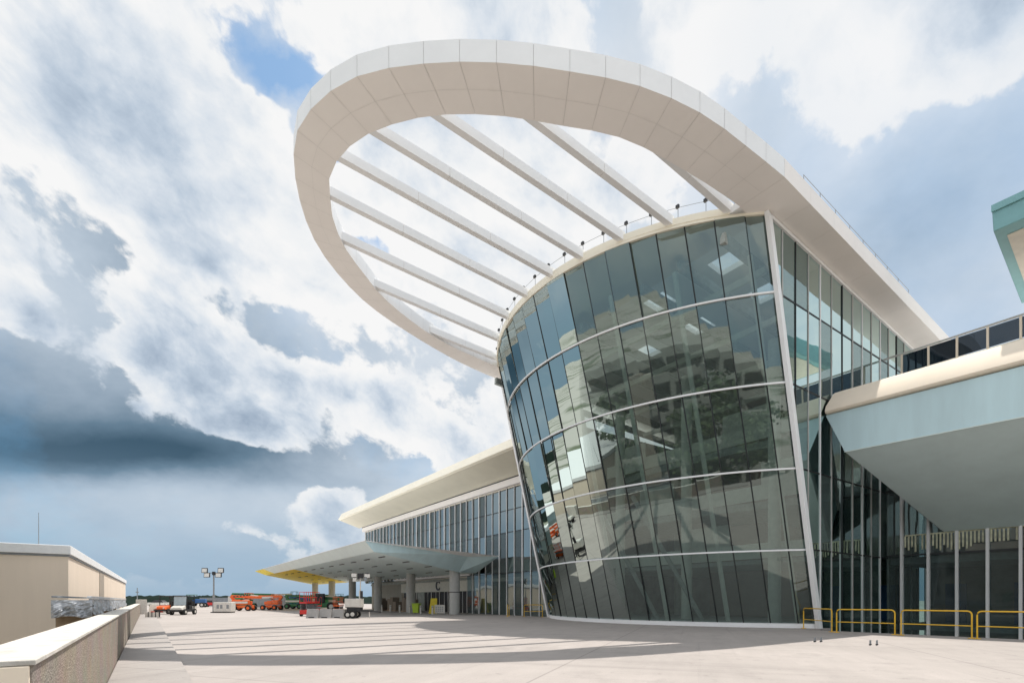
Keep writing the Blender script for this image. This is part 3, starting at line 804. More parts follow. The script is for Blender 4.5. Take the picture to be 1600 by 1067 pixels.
MB().box(-.6, .5, -.42, .42, .55, .9, 'black_paint').build('chassis', o)
for y in (-.55, .55): wheel(o, -.05, y, .34, .22); wheel(o, -.45, y, .3, .2) if y < 0 else None
MB().bar((.5, 0, .62), (2.1, 0, .5), .09, .09, 'black_paint').build('tow_bar', o)
MB().bar((1.15, 0, .55), (1.15, 0, .02), .07, .07, 'dirty_white').build('jack', o)
MB().box(.3, .4, -.06, .06, 1.6, 2.3, 'dirty_white').build('mast', o); MB().box(.41, .58, -.1, .1, 1.6, 2.25, 'black_paint').build('winch', o)
MB().box(.37, .44, -.04, .04, 2.2, 3.45, 'dirty_white').build('mast', o)
MB().box(.2, .62, -.14, .14, 3.3, 3.7, 'black_paint').build('mast_head', o)
for (x, z, w_) in ((-.1, 3.55, .2), (-.05, 3.18, .14), (.98, 3.5, .2), (.85, 3.2, .12)):
    l = MB().box(x-w_, x+w_, -.14, .05, z-.15, z+.15, 'lamp_face' if w_ > .13 else 'steel_grey').build('floodlight', o)
    MB().box(x-w_, x+w_, -.16, .07, z+.155, z+.19, 'black_paint').build('hood', l)

def cart(P, rz, col, label, glassy=True):
    o = tag(empty('utility_cart', P, rz), label, 'utility cart')
    MB().box(-.62, .62, -1.2, 1.3, .3, .55, 'black_paint').build('chassis', o, bevel=.04)
    h = MB(); h.hexa([(-.6, -1.45, .5), (.6, -1.45, .5), (.6, -.6, .5), (-.6, -.6, .5), (-.5, -1.4, .78), (.5, -1.4, .78), (.58, -.6, 1.0), (-.58, -.6, 1.0)], col); h.build('hood', o, bevel=.06)
    MB().box(-.55, .55, .1, .65, .55, .95, 'black_paint').build('seat', o, bevel=.05)
    MB().box(-.55, .55, .6, .75, .9, 1.35, 'black_paint').build('backrest', o, bevel=.05)
    MB().box(-.7, .7, -.7, .95, 1.9, 1.97, 'black_paint').build('roof', o, bevel=.03)
    for x in (-.64, .64):
        for y in (-.62, .88): MB().bar((x, y, .55), (x, y*.96, 1.92), .06, .06, 'black_paint').build('roof_post', o)
    if glassy:
        g_ = MB(); g_.quad((-.58, -.66, 1.0), (.58, -.66, 1.0), (.6, -.6, 1.86), (-.6, -.6, 1.86), 'windscreen'); g_.build('windscreen', o)
    MB().box(-.62, .62, -1.52, -1.4, .38, .52, 'black_paint').build('bumper', o)
    for x in (-.42, .42): MB().cyl((x, -1.43, .66), (0, 1, 0), .08, .04, 'lamp_face').build('headlight', o)
    MB().box(-.6, .6, .8, 1.5, .55, .85, col).build('cargo_bed', o)
    for x in (-.62, .62):
        for y in (-.95, .95):
            w = MB().cyl((x, y, .3), (1, 0, 0), .3, .2, 'black_rubber', 18).build('wheel', o, smooth=True)
            MB().cyl((x, y, .3), (1, 0, 0), .14, .22, 'dirty_white', 12).build('rim', w)
P = W(49.6, 26.25); cart((P.x, P.y, 0), R(6), 'dirty_white', 'utility cart with pale hood and upright windscreen near the parapet')
P = W(53.6, 27.3); cart((P.x, P.y, 0), R(-4), 'orange_paint', 'utility cart with orange body behind the pale cart', False)

def boom_lift(P, rz, col, label, reach=6.0, lift=1.5, sc=1.0):
    o = tag(empty('boom_lift', P, rz), label, 'boom lift')
    MB().box(-1.3, 1.3, -.75, .75, .45, .85, col).build('chassis', o, bevel=.05)
    for x in (-1.1, 1.1):
        for y in (-.95, .95): wheel(o, x, y, .45, .35, hub=col)
    t = MB(); t.box(-1.5, 1.1, -.8, -.15, .95, 1.65, col); t.box(-1.6, -.5, -.15, .75, .95, 1.75, col); t.box(-.5, 1.0, .2, .8, .95, 1.5, col); t.build('turntable', o, bevel=.08)
    MB().box(-1.45, .95, -.83, -.81, 1.15, 1.45, 'dirty_white').build('side_panel', o)
    MB().bar((-1.2, 0, 1.3), (-1.9, 0, 2.2+lift*.2), .35, .35, col).build('riser', o)
    MB().bar((-1.9, 0, 2.2+lift*.2), (reach*.5, 0, 1.9+lift*.5), .34, .36, col).build('main_boom', o, bevel=.03)
    b2 = MB(); b2.bar((reach*.5, 0, 1.9+lift*.5), (reach*.8, 0, 1.9+lift*.7), .24, .26, 'dirty_white'); b2.build('fly_boom', o)
    MB().bar((-.8, .05, 1.6), (.9, .05, 2.0+lift*.3), .14, .14, 'black_paint').build('lift_ram', o)
    b = MB(); x0, z0 = reach*.8, 1.2+lift*.7
    for z in (z0, z0+.55, z0+1.1):
        b.tube([(x0, -.6, z), (x0+.85, -.6, z), (x0+.85, .6, z), (x0, .6, z), (x0, -.6, z)], .03, col, 6)
    for x in (x0, x0+.85):
        for y in (-.6, 0, .6): b.tube([(x, y, z0), (x, y, z0+1.1)], .03, col, 6)
    b.box(x0, x0+.85, -.6, .6, z0-.06, z0, 'steel_grey'); b.build('basket', o)
    mk = MB()
    for k in range(5): mk.box(-1.5+k*.48, -1.18+k*.48, -.188, -.18, 2.06+lift*.24+k*.045, 2.2+lift*.24+k*.045, 'sign_dark')
    mk.build('marking', o)
    o.scale = (sc, sc, sc); return o
P = W(66.5, 17.5); boom_lift((P.x-1.0, P.y, 0), R(3), 'orange_paint', 'orange boom lift with white marked boom beside the white generator box', 5.5, .3, .9)
P = W(72, 15.2); boom_lift((P.x+1.5, P.y, 0), R(172), 'orange_paint', 'second orange boom lift parked behind the first, pointing left', 5, 1.0, .85)
P = W(88, 13.5); boom_lift((P.x-2, P.y, 0), R(8), 'green_paint', 'dark green boom lift with long low boom behind the orange lifts', 9, .6, 1.1)
P = W(80, 9.5); boom_lift((P.x+1, P.y, 0), R(-6), 'green_paint', 'dark green boom lift under the yellow canopy end', 9, .3, 1.0)
def scissor(P, rz, col, label, h=1.35, sc=1.0):
    o = tag(empty('scissor_lift', P, rz), label, 'scissor lift')
    MB().box(-.9, .9, -.42, .42, .2, .62, col).build('chassis', o, bevel=.04)
    for x in (-.65, .65):
        for y in (-.42, .42): wheel(o, x, y, .2, .14)
    s = MB(); n = 4
    for k in range(n):
        z0 = .64+(h-.7)*k/n; z1 = .64+(h-.7)*(k+1)/n
        for y in (-.34, .34):
            s.bar((-.8, y, z0), (.8, y, z1), .05, .07, 'steel_grey'); s.bar((-.8, y+.06, z1), (.8, y+.06, z0), .05, .07, 'steel_grey')
    s.build('scissor_arms', o)
    MB().box(-.92, .92, -.42, .42, h, h+.14, col).build('platform', o)
    g_ = MB()
    for z in (h+.6, h+1.1): g_.tube([(-.9, -.4, z), (.9, -.4, z), (.9, .4, z), (-.9, .4, z), (-.9, -.4, z)], .025, col, 6)
    for x in (-.9, -.3, .3, .9):
        for y in (-.4, .4): g_.tube([(x, y, h+.1), (x, y, h+1.1)], .025, col, 6)
    g_.build('guard_rails', o)
    MB().box(.6, .88, -.5, -.42, h+.5, h+.95, 'black_paint').build('control_box', o)
    o.scale = (sc, sc, sc)
P = W(37.2, 16.9); scissor((P.x, P.y, 0), R(70), 'red_paint', 'red scissor lift in front of the yellow canopy end', 1.25, .95)
P = W(46, 14.3); scissor((P.x, P.y, 0), R(20), 'red_paint', 'smaller red scissor lift left of the taller red one', .9, .9)
P = W(44, 12.2); scissor((P.x, P.y, 0), R(95), 'orange_paint', 'orange scissor lift just right of the tall red one', .9, .9)
# telehandler under canopy end
P = W(62, 9.0)
o = tag(empty('telehandler', (P.x, P.y, 0), R(5)), 'dark green telehandler with cab and raised forks under the canopy', 'telehandler')
MB().box(-2.0, 2.0, -.7, .7, .6, 1.2, 'green_paint').build('chassis', o, bevel=.08)
MB().box(-.9, .4, -.95, -.2, 1.1, 2.4, 'black_paint').build('cab', o, bevel=.1)
MB().bar((-2, .3, 1.9), (3.2, .3, 1.6), .35, .38, 'green_paint').build('boom', o)
f = MB(); f.box(3.2, 3.35, -.5, .9, .4, 1.7, 'steel_grey'); f.box(3.35, 4.4, -.3, -.18, .4, .48, 'steel_grey'); f.box(3.35, 4.4, .5, .62, .4, .48, 'steel_grey'); f.build('forks', o)
for x in (-1.4, 1.4):
    for y in (-.95, .95): wheel(o, x, y, .6, .4, hub='dirty_white')
# blue tractor far away
P = W(112, 20.9)
o = tag(empty('tractor', (P.x, P.y, 0), R(10)), 'small blue tractor with roof far off left of the light tower', 'tractor')
MB().box(-.2, 1.8, -.5, .5, .9, 1.7, 'blue_paint').build('hood', o, bevel=.1)
MB().box(-1.6, -.2, -.7, .7, .8, 1.5, 'blue_paint').build('cab_base', o, bevel=.05)
MB().box(-1.7, -.1, -.8, .8, 2.5, 2.62, 'green_paint').build('roof', o)
for x in (-1.6, -.25):
    for y in (-.7, .7): MB().bar((x, y, 1.5), (x, y, 2.5), .07, .07, 'black_paint').build('roof_post', o)
for y in (-.8, .8): wheel(o, -1.0, y, .8, .35); wheel(o, 1.3, y, .5, .28)
# jersey barriers in front of the light tower
jb = None
for k in range(3):
    P = W(31.6, 18.0)+Vector((1.02*k, .12*k, 0))
    if jb is None:
        jb = empty('concrete_barrier', (P.x, P.y, 0)); 
        m_ = MB(); m_.hexa([(-.5, -.28, 0), (.5, -.28, 0), (.5, .28, 0), (-.5, .28, 0), (-.5, -.2, .18), (.5, -.2, .18), (.5, .2, .18), (-.5, .2, .18)], 'barrier_concrete')
        m_.hexa([(-.5, -.2, .18), (.5, -.2, .18), (.5, .2, .18), (-.5, .2, .18), (-.5, -.09, .75), (.5, -.09, .75), (.5, .09, .75), (-.5, .09, .75)], 'barrier_concrete')
        m_.build('barrier_body', jb, bevel=.015); MB().box(-.25, .25, -.287, -.27, .02, .1, 'black_paint').build('lifting_slot', jb); o = jb
    else: o = copy_tree(jb); o.location = (P.x, P.y, 0)
    a = DU*-1; o.rotation_euler.z = R(-8)
    tag(o, ['low grey concrete barrier beside the red scissor lift', 'low grey concrete barrier in the middle of its row', 'low grey concrete barrier nearest the white light tower'][k], 'barrier', 'concrete barriers in front of the canopy')
# bin, chairs, board
P = W(40.3, 4.7)
o = tag(empty('waste_bin', (P.x, P.y, 0), R(-10)), 'lime green wheeled bin beside the second canopy column', 'bin')
m_ = MB(); m_.hexa([(-.3, -.3, .08), (.3, -.3, .08), (.3, .3, .08), (-.3, .3, .08), (-.4, -.4, 1.05), (.4, -.4, 1.05), (.4, .4, 1.05), (-.4, .4, 1.05)], 'lime_paint'); m_.build('bin_body', o, bevel=.03)
MB().box(-.43, .43, -.43, .43, 1.06, 1.14, 'lime_paint').build('lid', o, bevel=.02)
for x in (-.28, .28): MB().cyl((x, .28, .1), (1, 0, 0), .1, .06, 'black_rubber').build('wheel', o)
P = W(38.9, 3.4)
o = tag(empty('wet_floor_sign', (P.x, P.y, 0), R(15)), 'tall yellow folding board leaning in front of the dark entrance', 'folding board')
for s in (-1, 1):
    m_ = MB(); m_.hexa([(-.42, s*.3-.02, 0), (.42, s*.3-.02, 0), (.42, s*.3+.02, 0), (-.42, s*.3+.02, 0), (-.18, s*.05-.02, 1.7), (.5, s*.05-.02, 1.7), (.5, s*.05+.02, 1.7), (-.18, s*.05+.02, 1.7)], 'yellow_wrap'); m_.build('panel', o)
P = W(36.2, 3.9)
o = tag(empty('site_sign', (P.x, P.y, 0), R(2)), 'white board sign with dark lettering standing near the entrance', 'sign')
MB().box(-.55, .55, -.02, .02, .1, 1.0, 'dirty_white').build('board', o)
m_ = MB()
for j in range(3):
    for k in range(4): m_.box(-.42+.21*k, -.28+.21*k, -.028, -.021, .3+.2*j, .4+.2*j, 'steel_grey')
m_.build('lettering', o)
for x in (-.5, .5): MB().box(x-.03, x+.03, -.2, .2, 0, .1, 'steel_grey').build('foot', o)
# bollards by the entrance
bl = None
for k in range(6):
    P = W(36.5+2.9*k, 4.6)
    if bl is None:
        bl = empty('bollard', (P.x, P.y, 0)); MB().tube([(0, 0, 0), (0, 0, .9)], .11, 'dirty_white', 12).build('post', bl, smooth=True)
        MB().cyl((0, 0, .75), (0, 0, 1), .115, .08, 'steel_grey', 12).build('band', bl); o = bl
    else: o = copy_tree(bl); o.location = (P.x, P.y, 0)
    tag(o, 'short pale bollard in the row before the entrance', 'bollard', 'bollards before the entrance')
# stacked brown material under the canopy
for k, (u, v) in enumerate(((49, 1.6), (54, 1.6), (59, 1.6))):
    P = W(u, v); o = tag(empty('material_pallet', (P.x, P.y, 0), THETA), ['pallet of reddish crates nearest the entrance', 'pallet of reddish crates between two canopy columns', 'pallet of reddish crates furthest under the canopy'][k], 'pallet')
    MB().box(-1.6, 1.6, -.6, .6, .0, .14, 'wood').build('pallet_base', o)
    for j in range(3): MB().box(-1.5+j*1.02, -.55+j*1.02, -.5, .5, .15, random.uniform(1.2, 1.9), 'interior_brown').build('crate', o, bevel=.03)
# white road barriers by the parapet end
P = W(38.6, 28.95)
o = tag(empty('slatted_barrier', (P.x, P.y, 0), R(0)), 'low white slatted barrier with dark stripes at the end of the walk', 'barrier')
MB().box(-.7, .75, -.05, .05, .02, .09, 'dirty_white').build('base', o)
for k in range(4):
    MB().box(-.55+.3*k, -.33+.3*k, -.03, .03, .1, .5, 'dirty_white').build('slat', o); MB().box(-.32+.3*k, -.26+.3*k, -.04, .04, .1, .52, 'black_paint').build('post', o)
P = W(50.5, 29.7)
o = tag(empty('low_wall', (P.x, P.y, 0), THETA), 'white rendered end wall where the parapet stops', 'wall')
MB().box(0, 6, -.4, .5, 0, 1.55, 'dirty_white').build('wall', o, bevel=.02); MB().box(.1, .16, -.43, -.41, .2, .5, 'black_paint').build('marking', o)
P = W(60, 28.2)
o = tag(empty('water_barrier', (P.x, P.y, 0), R(0)), 'white plastic barrier block left of the carts', 'barrier')
m_ = MB(); m_.hexa([(-1, -.3, 0), (1, -.3, 0), (1, .3, 0), (-1, .3, 0), (-.95, -.12, 1), (.95, -.12, 1), (.95, .12, 1), (-.95, .12, 1)], 'dirty_white'); m_.build('barrier_body', o, bevel=.04)
MB().box(-.7, .7, -.32, -.25, .1, .2, 'red_paint').build('stripe', o)
# distant cars and machines on the deck
def car(P, rz, col, label):
    o = tag(empty('parked_car', P, rz), label, 'car', None)
    MB().prism([(-2.2, -.9), (2.2, -.9), (2.2, .9), (-2.2, .9)], .35, .95, col).build('body', o, bevel=.12)
    m_ = MB(); m_.hexa([(-1.4, -.8, .95), (1.2, -.8, .95), (1.2, .8, .95), (-1.4, .8, .95), (-.9, -.68, 1.45), (.6, -.68, 1.45), (.6, .68, 1.45), (-.9, .68, 1.45)], 'black_paint'); m_.build('cabin', o, bevel=.06)
    for x in (-1.4, 1.4):
        for y in (-.85, .85): wheel(o, x, y, .33, .22)
for (u, v, c, l) in ((120, 27, 'dirty_white', 'small white pickup-like car far off behind the carts'), (125, 23.5, 'steel_grey', 'grey car far off, right of the carts'), (118, 17.5, 'red_paint', 'small red car far off behind the light tower')):
    P = W(u, v); car((P.x, P.y, 0), R(5), c, l)
def skip(P, col, label, L=4.5, h=2.2):
    o = tag(empty('storage_container', P, R(3)), label, 'container')
    m_ = MB(); m_.box(-L/2, L/2, -1.1, 1.1, .05, h, col)
    for k in range(int(L/.3)): m_.box(-L/2+.1+k*.3, -L/2+.22+k*.3, -1.14, -1.1, .15, h-.12, col)
    m_.build('body', o); MB().box(-L/2-.03, L/2+.03, -1.13, 1.13, h, h+.06, 'steel_grey').build('lid', o)
for (u, v, c, l, L, h) in ((96, 3.5, 'blue_paint', 'dark blue container seen between canopy columns', 5, 2.4), (100, 9, 'steel_grey', 'long grey container below the canopy end', 8, 2.3),
                     (112, 12, 'dirty_white', 'white container behind the green lifts', 6, 2.3), (90, 1.5, 'green_paint', 'green container beside the last yellow column', 4, 2.5), (130, 15.5, 'steel_grey', 'dark grey container far behind the orange lifts', 7, 2.0)):
    P = W(u, v); skip((P.x, P.y, 0), c, l, L, h)
P = W(170, 31.6); o = tag(empty('far_mast', (P.x, P.y, -6), 0), 'thin dark mast on the horizon right of the beige building', 'mast')
MB().tube([(0, 0, 0), (0, 0, 11)], .12, 'steel_grey', 6).build('pole', o); MB().box(-.4, .4, -.1, .1, 9.6, 9.9, 'steel_grey').build('crossbar', o)

# horizon woods
def woods(name, r, a0, a1, h, seed, label):
    rnd = random.Random(seed); m_ = MB(); n = 420; 
    for layer in range(2):
        vsx = []; fs = []; rr = r*(1+.15*layer); hh = 0
        for i in range(n+1):
            a = R(a0+(a1-a0)*i/n); hh = .75*hh+rnd.uniform(-.3, .3); top = h*(1+.12*layer)*(1+.16*hh+rnd.uniform(-.07, .07))
            vsx += [(rr*math.cos(a), rr*math.sin(a), -9), (rr*math.cos(a), rr*math.sin(a), -8+top)]
            if i: b_ = 2*i; fs.append((b_-2, b_, b_+1, b_-1))
        m_.add(vsx, fs, 'far_trees')
    return tag(m_.build(name), label, 'woods', kind='stuff')
woods('distant_woods', 900, 60, 150, 15, 3, 'dark line of woods on the flat horizon')

# invented, unseen trees and parking garage added to show as reflections in the terminal glass
def tree(P, h, seed, label):
    rnd = random.Random(seed); o = tag(empty('roadside_tree', P), label, 'tree', 'unseen trees added for the glass reflections')
    m_ = MB(); m_.tube([(0, 0, 0), (.1, 0, h*.5)], .25, 'bark', 8, r2=.14)
    for k in range(5):
        a = k*1.3; m_.tube([(.05, 0, h*.35+.3*k), (math.cos(a)*h*.2, math.sin(a)*h*.2, h*.6+.2*k)], .1, 'bark', 6, r2=.03)
    m_.build('trunk', o)
    l = MB(); vsx = []; fs = []
    cl = [(rnd.gauss(0, h*.17), rnd.gauss(0, h*.17), h*rnd.uniform(.45, .95), h*rnd.uniform(.08, .17)) for _ in range(16)]
    for k in range(1500):
        cx, cy, cz, cr_ = rnd.choice(cl); d_ = Vector((rnd.gauss(0, 1), rnd.gauss(0, 1), rnd.gauss(0, .8))).normalized()*cr_*rnd.uniform(.6, 1.05)
        c = Vector((cx, cy, cz))+d_; a = Vector((rnd.gauss(0, 1), rnd.gauss(0, 1), rnd.gauss(0, 1))).normalized()*.28; b_ = d_.cross(a).normalized()*.28
        i = len(vsx); vsx += [c-a, c+b_, c+a, c-b_]; fs.append((i, i+1, i+2, i+3))
    l.add(vsx, fs, 'leaves'); l.build('crown', o)
for k, (u, v) in enumerate(((-26, 41), (-17, 43), (-8, 40), (-1, 43), (19, 41), (17, 46), (-36, 43), (-45, 41), (23, 48), (-12, 48), (26, 47), (-22, 47), (-3, 47), (-31, 48), (-40, 49), (29, 50))):
    P = W(u, v, -8); tree((P.x, P.y, -8), 14.5+3.5*math.sin(k*2.1), k, 'unseen leafy green tree added to reflect in the curved glass wall')
gt = tag(empty('parking_garage', W(-70, 56, -8), THETA), 'unseen pale multi-storey parking garage added to reflect in the curved glass wall', 'garage')
m_ = MB()
for k in range(6): m_.box(0, 105, 0, 30, 3.3*k+2.0, 3.3*k+3.3, 'garage_beige')
m_.box(1, 104, 3, 29, 0, 19, 'interior_brown'); m_.build('deck_levels', gt)
m_ = MB()
for k in range(15): m_.box(7*k, 7*k+.7, -.1, .8, 0, 19.8, 'garage_beige')
m_.build('piers', gt)
m_ = MB(); m_.box(75, 82, -1.5, 6, 0, 18, 'wall_shade'); m_.build('stair_tower', gt)
m_ = MB(); m_.box(44, 50, -1.2, 6, 0, 17, 'column_grey'); m_.build('stair_tower', gt)

# ------------------------------------------------------------ camera
cd = bpy.data.cameras.new('camera'); cam = bpy.data.objects.new('camera', cd); C.objects.link(cam)
cam.location = (0, 0, 1.5); cam.rotation_euler = (R(90), 0, 0)
cd.sensor_width = 36; cd.lens = 36*F/1600; cd.shift_y = (HY-533.5)/1600; cd.clip_end = 20000; cd.clip_start = .05
bpy.context.scene.camera = cam

# ------------------------------------------------------------ sun
sd = bpy.data.lights.new('sun', 'SUN'); sd.energy = 4.5; sd.angle = R(.53); sd.color = (1, .95, .88)
so = bpy.data.objects.new('sun', sd); C.objects.link(so)
SDU, SDV = -.12, .375
tr_ = (DU*SDU+DV*SDV).to_3d(); tr_.z = -1; tr_.normalize()
so.rotation_euler = tr_.to_track_quat('-Z', 'Y').to_euler()
elev = math.asin(-tr_.z); azim = math.atan2(-tr_.x, -tr_.y)   # compass angle from +Y towards +X

# ------------------------------------------------------------ sky
w = bpy.data.worlds.new('World'); bpy.context.scene.world = w; w.use_nodes = True
nt = w.node_tree; N = nt.nodes; Lk = nt.links; bg = N['Background']; bg.inputs['Strength'].default_value = .1
sky = N.new('ShaderNodeTexSky'); sky.sky_type = 'NISHITA'; sky.sun_disc = False; sky.sun_elevation = elev; sky.sun_rotation = azim
sky.air_density = 1.0; sky.dust_density = .8; sky.ozone_density = 1.5
tc = N.new('ShaderNodeTexCoord'); G = tc.outputs['Generated']
def vm(op, a, b=None, s=None):
    n = N.new('ShaderNodeVectorMath'); n.operation = op
    for i, x in enumerate((a, b)):
        if x is None: continue
        if isinstance(x, (tuple, Vector)): n.inputs[i].default_value = tuple(x)
        else: Lk.new(x, n.inputs[i])
    if s is not None:
        if isinstance(s, (int, float)): n.inputs['Scale'].default_value = s
        else: Lk.new(s, n.inputs['Scale'])
    return n.outputs['Value'] if op in ('DOT_PRODUCT', 'LENGTH') else n.outputs['Vector']
def mt(op, a, b=None, c=None, clamp=False):
    n = N.new('ShaderNodeMath'); n.operation = op; n.use_clamp = clamp
    for i, x in enumerate((a, b, c)):
        if x is None: continue
        if isinstance(x, (int, float)): n.inputs[i].default_value = x
        else: Lk.new(x, n.inputs[i])
    return n.outputs[0]
def mrn(s, a, b, c, d, interp='SMOOTHSTEP'):
    n = N.new('ShaderNodeMapRange'); n.interpolation_type = interp; n.clamp = True if interp == 'LINEAR' else True
    Lk.new(s, n.inputs['Value']); n.inputs['From Min'].default_value = a; n.inputs['From Max'].default_value = b
    n.inputs['To Min'].default_value = c; n.inputs['To Max'].default_value = d; return n.outputs[0]
def noise(vec, sc, det, rough=.55, dist=0, color=False):
    n = N.new('ShaderNodeTexNoise'); n.inputs['Scale'].default_value = sc; n.inputs['Detail'].default_value = det
    n.inputs['Roughness'].default_value = rough; n.inputs['Distortion'].default_value = dist; Lk.new(vec, n.inputs['Vector'])
    return n.outputs['Color'] if color else n.outputs['Fac']
sx = N.new('ShaderNodeSeparateXYZ'); Lk.new(G, sx.inputs[0])
# cloud-deck coordinates: the direction projected on a high flat layer
den = mt('ADD', mt('MAXIMUM', sx.outputs[2], 0.0), .42)
flat = vm('SCALE', G, s=mt('DIVIDE', 1.0, den))
warp = vm('SUBTRACT', noise(flat, 2.2, 6, .6, color=True), (.5, .5, .5))
Dw = vm('ADD', G, vm('SCALE', warp, s=.30))
Dst = vm('ADD', G, vm('SCALE', warp, s=.07))
warpf = vm('SUBTRACT', noise(G, 9, 7, .62, color=True), (.5, .5, .5))
Dh = vm('ADD', vm('ADD', G, vm('SCALE', warp, s=.14)), vm('SCALE', warpf, s=.09))
Dw2 = vm('ADD', G, vm('SCALE', warp, s=.55))
def blob(px, py, rx, ry, amp, ang=0, src=None):
    """soft patch of sky around one direction; radii in picture pixels of a 810 px focal length"""
    c = Vector(((px-CX)/F, 1, (HY-py)/F)); Ln = c.length; c.normalize()
    e1 = Vector((1, 0, 0)); e1 = (e1-c*e1.dot(c)).normalized(); e2 = c.cross(e1)*-1
    if e2.z < 0: e2 = -e2
    a = R(ang); x = e1*math.cos(a)+e2*math.sin(a); y = -e1*math.sin(a)+e2*math.cos(a)
    rx = rx/F/Ln; ry = ry/F/Ln
    p = vm('DOT_PRODUCT', src or Dw, x/rx); q = vm('DOT_PRODUCT', src or Dw, y/ry); r_ = vm('DOT_PRODUCT', src or Dw, c/.5)
    e = mt('ADD', mt('MULTIPLY', p, p), mt('MULTIPLY', q, q))
    g_ = mt('EXPONENT', mt('MULTIPLY', e, -1.0))
    front = mt('GREATER_THAN', r_, 0.0)
    return mt('MULTIPLY', mt('MULTIPLY', g_, front), amp)
def total(lst):
    s = lst[0]
    for x in lst[1:]: s = mt('ADD', s, x)
    return s
# --- soft high layer: blue-grey veil with darker rain cloud low on the left
n1 = noise(flat, 2.4, 6, .55, .2)
soft_spots = total([
    blob(40, 695, 330, 55, -.50, 0, Dst), blob(210, 705, 150, 30, -.16, 0, Dst), blob(130, 610, 420, 100, -.32, -6, Dst), blob(420, 745, 200, 34, -.16, -8, Dst),
    blob(330, 450, 260, 60, -.20, -20), blob(620, 640, 260, 70, -.08), blob(20, 260, 120, 120, -.06, -30),
    blob(560, 100, 520, 200, .10), blob(640, 430, 260, 200, .14), blob(1100, 110, 55, 190, .28, 6), blob(1420, 60, 130, 70, .20, -40), blob(1330, 190, 60, 110, .14, -20), blob(1000, 40, 120, 90, -.06), blob(1450, 400, 300, 200, -.03)])
calm = mrn(sx.outputs[0], -.05, .30, 1.0, .62)
Bk = mt('ADD', mt('ADD', .72, soft_spots), mt('MULTIPLY', mt('SUBTRACT', n1, .5), .62))
Bk = mt('ADD', Bk, mt('MULTIPLY', mt('SUBTRACT', noise(Dst, 5.5, 8, .6, .2), .5), .22))
def ramp(src, stops):
    c_ = N.new('ShaderNodeValToRGB'); Lk.new(src, c_.inputs[0]); e = c_.color_ramp
    e.elements[0].position, e.elements[0].color = stops[0][0], (*stops[0][1], 1)
    e.elements[1].position, e.elements[1].color = stops[-1][0], (*stops[-1][1], 1)
    for p_, q_ in stops[1:-1]: k_ = e.elements.new(p_); k_.color = (*q_, 1)
    return c_.outputs[0]
def mixc(f, a, b):
    n = N.new('ShaderNodeMix'); n.data_type = 'RGBA'
    Lk.new(f, n.inputs[0])
    for i, x in ((6, a), (7, b)):
        if isinstance(x, tuple): n.inputs[i].default_value = (*x, 1)
        else: Lk.new(x, n.inputs[i])
    return n.outputs[2]
back_c = ramp(Bk, [(.02, (.055, .11, .165)), (.25, (.14, .225, .31)), (.45, (.33, .42, .52)), (.62, (.53, .62, .72)), (.80, (.73, .79, .86)), (1.0, (.90, .92, .95))])
# low haze
haze = mrn(sx.outputs[2], .02, .26, .85, 0)
back_c = mixc(haze, back_c, (.32, .47, .62))
# blue gaps in the veil
n3 = noise(Dst, 3.2, 8, .60, .2)
hole = total([blob(395, 45, 80, 50, .95, -28, Dh), blob(470, 100, 90, 34, 1.1, -14, Dh), blob(530, 260, 30, 40, .8, 0, Dh), blob(600, 355, 62, 24, 1.1, -45, Dh), blob(660, 292, 30, 18, .7, 0, Dh), blob(35, 25, 110, 36, .7, -40, Dh),
              blob(1330, 270, 300, 130, .5), blob(1480, 470, 280, 130, .55), blob(1250, 40, 80, 120, .4), blob(900, 30, 200, 60, .4), blob(1560, 200, 120, 140, .4)])
hole = mt('SUBTRACT', hole, mt('MULTIPLY', mt('SUBTRACT', n3, .5), 2.2))
hf = mt('MULTIPLY', mrn(hole, .0, 1.3, 0, .72, 'LINEAR'), mrn(sx.outputs[0], -.25, .15, 1.0, .34))
skyb = vm('SCALE', vm('MULTIPLY', sky.outputs[0], (.8, 1.5, 1.75)), s=.104)
back_c = mixc(hf, back_c, skyb)
# --- cumulus layer: crisp cauliflower edges, silver rim, greyer core
st = N.new('ShaderNodeCombineXYZ')
Lk.new(vm('DOT_PRODUCT', Dst, (.82*1.6, 0, -.57*1.6)), st.inputs[0]); Lk.new(vm('DOT_PRODUCT', Dst, (.57*2.0, 0, .82*2.0)), st.inputs[1]); Lk.new(vm('DOT_PRODUCT', Dst, (0, 1.5, 0)), st.inputs[2])
def caul(vec, sc):
    v_ = N.new('ShaderNodeTexVoronoi'); v_.feature = 'F1'; v_.inputs['Scale'].default_value = sc; v_.inputs['Detail'].default_value = 4; v_.inputs['Roughness'].default_value = .55; v_.inputs['Lacunarity'].default_value = 2.1
    try: v_.normalize = True
    except Exception: pass
    Lk.new(vec, v_.inputs['Vector']); return v_.outputs['Distance']
fb = noise(st.outputs[0], 2.0, 10, .57, .15)
cv = caul(vm('ADD', st.outputs[0], vm('SCALE', warpf, s=.12)), 5.5)
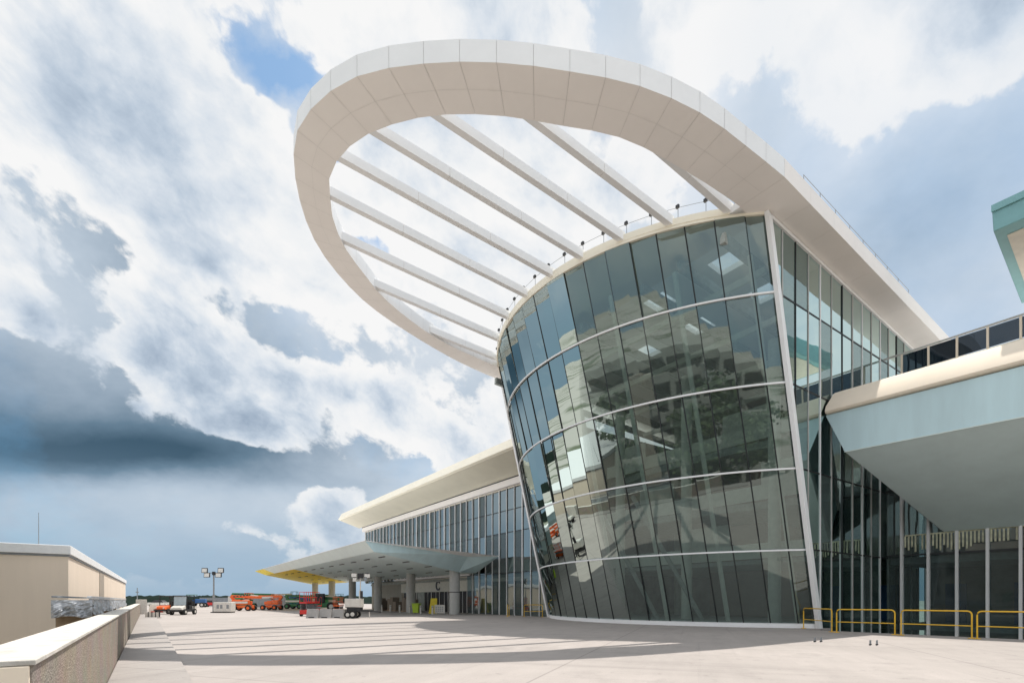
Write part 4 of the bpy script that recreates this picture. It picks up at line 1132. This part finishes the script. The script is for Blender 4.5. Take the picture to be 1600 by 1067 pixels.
cover = total([
    blob(200, 90, 420, 120, .10, -10), blob(330, 230, 210, 190, .24), blob(100, 380, 280, 70, .20, -30), blob(60, 230, 60, 50, .10), blob(430, 300, 160, 150, .12), blob(640, 430, 190, 190, .10), blob(700, 60, 260, 60, .10),
    blob(300, 575, 200, 34, .22, -15, Dst), blob(540, 600, 110, 60, .14), blob(395, 665, 80, 34, .30, -20, Dst), blob(470, 790, 110, 38, .30, -25, Dst), blob(370, 832, 80, 22, .26, -15, Dst), blob(540, 780, 50, 50, .2, 0, Dst), blob(600, 700, 90, 30, .12),
    blob(1090, 90, 50, 150, .22, 8), blob(1420, 70, 90, 40, .22, -40), blob(1340, 180, 50, 80, .20, -20), blob(1570, 110, 30, 40, .2), blob(1120, 20, 60, 60, .1),
    blob(440, 85, 130, 50, -.50, -24), blob(600, 352, 60, 24, -.30, -45), blob(530, 262, 24, 34, -.2), blob(60, 690, 360, 75, -.55, 0, Dst), blob(40, 520, 200, 50, -.22, -10), blob(330, 460, 240, 40, -.26, -20), blob(300, 740, 260, 30, -.3, 0, Dst), blob(1500, 330, 380, 230, -.20), blob(1400, 620, 400, 100, -.3), blob(1200, 270, 200, 150, -.10), blob(950, 50, 120, 90, -.12), blob(200, 820, 240, 90, -.75, 0, Dst), blob(380, 770, 100, 30, -.35, 0, Dst), blob(560, 850, 200, 40, -.2, 0, Dst), blob(40, 560, 160, 50, -.1)])
base = mt('SUBTRACT', mt('ADD', mt('ADD', mt('MULTIPLY', mt('SUBTRACT', fb, .5), 1.7), cover), .03), mt('MULTIPLY', mt('SUBTRACT', cv, .45), .50))
cum = mt('MULTIPLY', mrn(base, -.03, .06, 0, 1), mrn(sx.outputs[2], .0, .12, .0, 1))
fb2 = noise(vm('ADD', st.outputs[0], (-.05, .09, .03)), 2.0, 8, .57, .15)
core = mrn(base, .03, .40, 0, .17)
rel = mt('MULTIPLY', mt('SUBTRACT', fb, fb2), -1.5)
bil = mt('MULTIPLY', mt('SUBTRACT', .45, cv), .50)
Sh = mt('ADD', mt('ADD', mt('SUBTRACT', .86, core), rel), bil)
Sh = mt('ADD', Sh, mt('MULTIPLY', soft_spots, .45))
cum_c = ramp(Sh, [(.25, (.17, .25, .34)), (.45, (.34, .43, .55)), (.62, (.54, .63, .74)), (.75, (.74, .80, .87)), (.88, (.90, .92, .94)), (1.0, (.97, .97, .97))])
cum_c = mixc(mt('MULTIPLY', haze, .45), cum_c, (.40, .53, .66))
allc = mixc(mt('MULTIPLY', cum, mrn(sx.outputs[0], .05, .4, 1.0, .75)), back_c, cum_c)
back = mrn(sx.outputs[1], -.5, .15, 11.8, 9.6)  # clouds behind the camera brightened as added, unseen fill light
clouds = vm('SCALE', allc, s=back)
Lk.new(clouds, bg.inputs['Color'])
w.cycles.sampling_method = 'NONE'

sc = bpy.context.scene
sc.view_settings.view_transform = 'Standard'; sc.view_settings.look = 'None'; sc.view_settings.exposure = 0; sc.view_settings.gamma = 1
sc.render.engine = 'CYCLES'; sc.cycles.max_bounces = 6; sc.cycles.diffuse_bounces = 4; sc.cycles.glossy_bounces = 4; sc.cycles.caustics_reflective = False; sc.cycles.caustics_refractive = False; sc.cycles.transparent_max_bounces = 8
